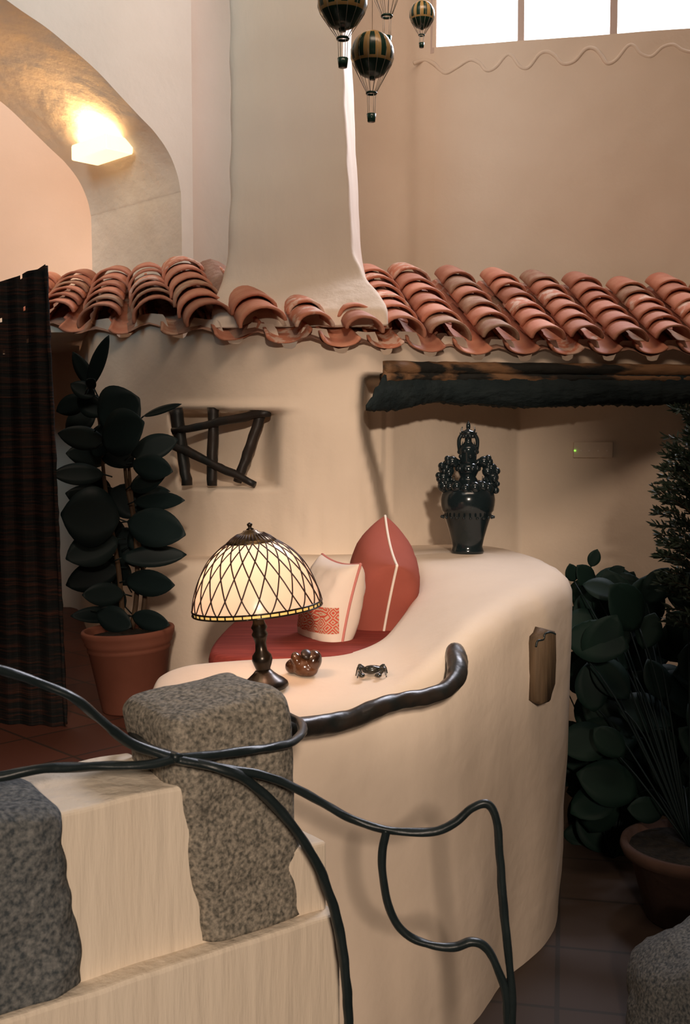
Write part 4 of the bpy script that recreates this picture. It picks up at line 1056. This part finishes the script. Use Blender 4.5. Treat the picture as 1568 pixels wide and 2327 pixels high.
hb = thing('branch_handrail', P(900, 1600, 2.85), 'thick dark polished branch handrail curving into the bench wall', 'handrail')
q = cr([P(*p) for p in ((560, 1655, 2.42), (640, 1655, 2.55), (720, 1650, 2.64), (790, 1636, 2.69), (850, 1612, 2.73), (905, 1594, 2.78), (960, 1585, 2.82), (1005, 1572, 2.86), (1034, 1545, 2.92), (1040, 1515, 2.98), (1034, 1488, 3.08), (1030, 1474, 3.2))], 10)
o = tube('branch', q, lambda t: .0225 + .003 * math.sin(t * 9) + .005 * t, M_branch, seg=20, wob=.14, seed=3); attach(hb, o)

# ------------------------------------------------------------------ hanging balloon ornaments
def balloon(cx_, cy_, r_px, d, ring_py, basket_py, dx_b, label, nst=12, rot=0):
    c = P(cx_, cy_, d); s = d / FPX; R = r_px * s
    t = thing('balloon_ornament', c, label, 'ornament', 'hot air balloon ornaments hanging from the ceiling')
    nu, nv = 66, 24; vs = []; fs = []; mt = []
    prof = [(R * math.cos(a) * (1 if a > 0 else 1), R * (math.sin(a) if a > -.9 else math.sin(a) * 1.0)) for a in [(-PI / 2 + .12) + (PI - .14) * i / nv for i in range(nv + 1)]]
    for r, z in prof:
        for j in range(nu): a = 2 * PI * j / nu + rot; vs.append(c + Vector((r * math.cos(a), r * math.sin(a), z * 1.03 - (.05 * R if z < -.8 * R else 0))))
    for i in range(nv):
        for j in range(nu):
            fs.append((i * nu + j, i * nu + (j + 1) % nu, (i + 1) * nu + (j + 1) % nu, (i + 1) * nu + j))
            z = prof[i][1]; k = j // 3
            mt.append(0 if z < -.50 * R else (1 if z < -.34 * R else (0 if (k % 2 == 0 and z < .72 * R) else 1)))
    vs.append(c + Vector((0, 0, -R * 1.10))); 
    o = mesh('balloon_envelope', vs, fs, [M_bgreen, M_bochre], mats=None)
    for i, k in enumerate(mt): o.data.polygons[i].material_index = k
    mbn = MB(); mbn.lathe([(0, 0), (R * .14, 0), (R * .16, R * .12), (R * .12, R * .14), (0, R * .14)], c - Vector((0, 0, R * 1.16)), 16); nk = mbn.build('envelope_neck', M_bgreen)
    attach(t, o, nk)
    zr2 = P(cx_, ring_py, d).z; zb2 = P(cx_, basket_py, d).z; bx = P(cx_ + dx_b, ring_py, d).x
    cr_ = Vector((bx, d, zr2)); cb = Vector((bx, d, zb2)); rr = R * .22; st = MB()
    for k in range(14):
        a = 2 * PI * k / 14
        pts = [c + Vector((R * 1.01 * math.cos(e) * math.cos(a), R * 1.01 * math.cos(e) * math.sin(a), R * 1.04 * math.sin(e))) for e in (.6, .2, -.2, -.5)]
        pts += [cr_ + Vector((rr * math.cos(a), rr * math.sin(a), 0))]; st.tube(pts, .0006, 4)
    for k in range(4):
        a = 2 * PI * k / 4 + .5; st.tube([cr_ + Vector((rr * math.cos(a), rr * math.sin(a), 0)), cb + Vector((rr * .85 * math.cos(a), rr * .85 * math.sin(a), 0))], .0007, 4)
    st.tube([c + Vector((0, 0, R)), Vector((c.x, c.y, CZ))], .0007, 5)
    o = st.build('strings', M_cord); attach(t, o)
    rg = MB(); rg.tube([cr_ + Vector((rr * math.cos(2 * PI * k / 20), rr * math.sin(2 * PI * k / 20), 0)) for k in range(21)], R * .055, 6); o = rg.build('hoop', M_bgreen); attach(t, o)
    bk = MB(); bh = R * .36
    bk.lathe([(0, -bh / 2), (rr * .8, -bh / 2), (rr * 1.0, bh / 2), (rr * .85, bh / 2), (rr * .7, -bh * .3), (0, -bh * .3)], cb, 16); o = bk.build('basket', M_bgreen); attach(t, o)
balloon(778, 4, 55, 2.75, 88, 143, 1, 'largest striped balloon ornament, hanging left of the others against the chimney', rot=.1)
balloon(846, 123, 48, 2.85, 212, 268, -2, 'lowest green and ochre striped balloon ornament, its whole envelope in view', rot=-.02)
balloon(875, -70, 50, 3.3, 37, 92, 4, 'balloon ornament whose hoop and basket hang behind the lowest balloon', rot=.3)
balloon(959, 33, 28, 3.6, 80, 103, -1, 'smallest balloon ornament, nearest to the window', rot=.2)
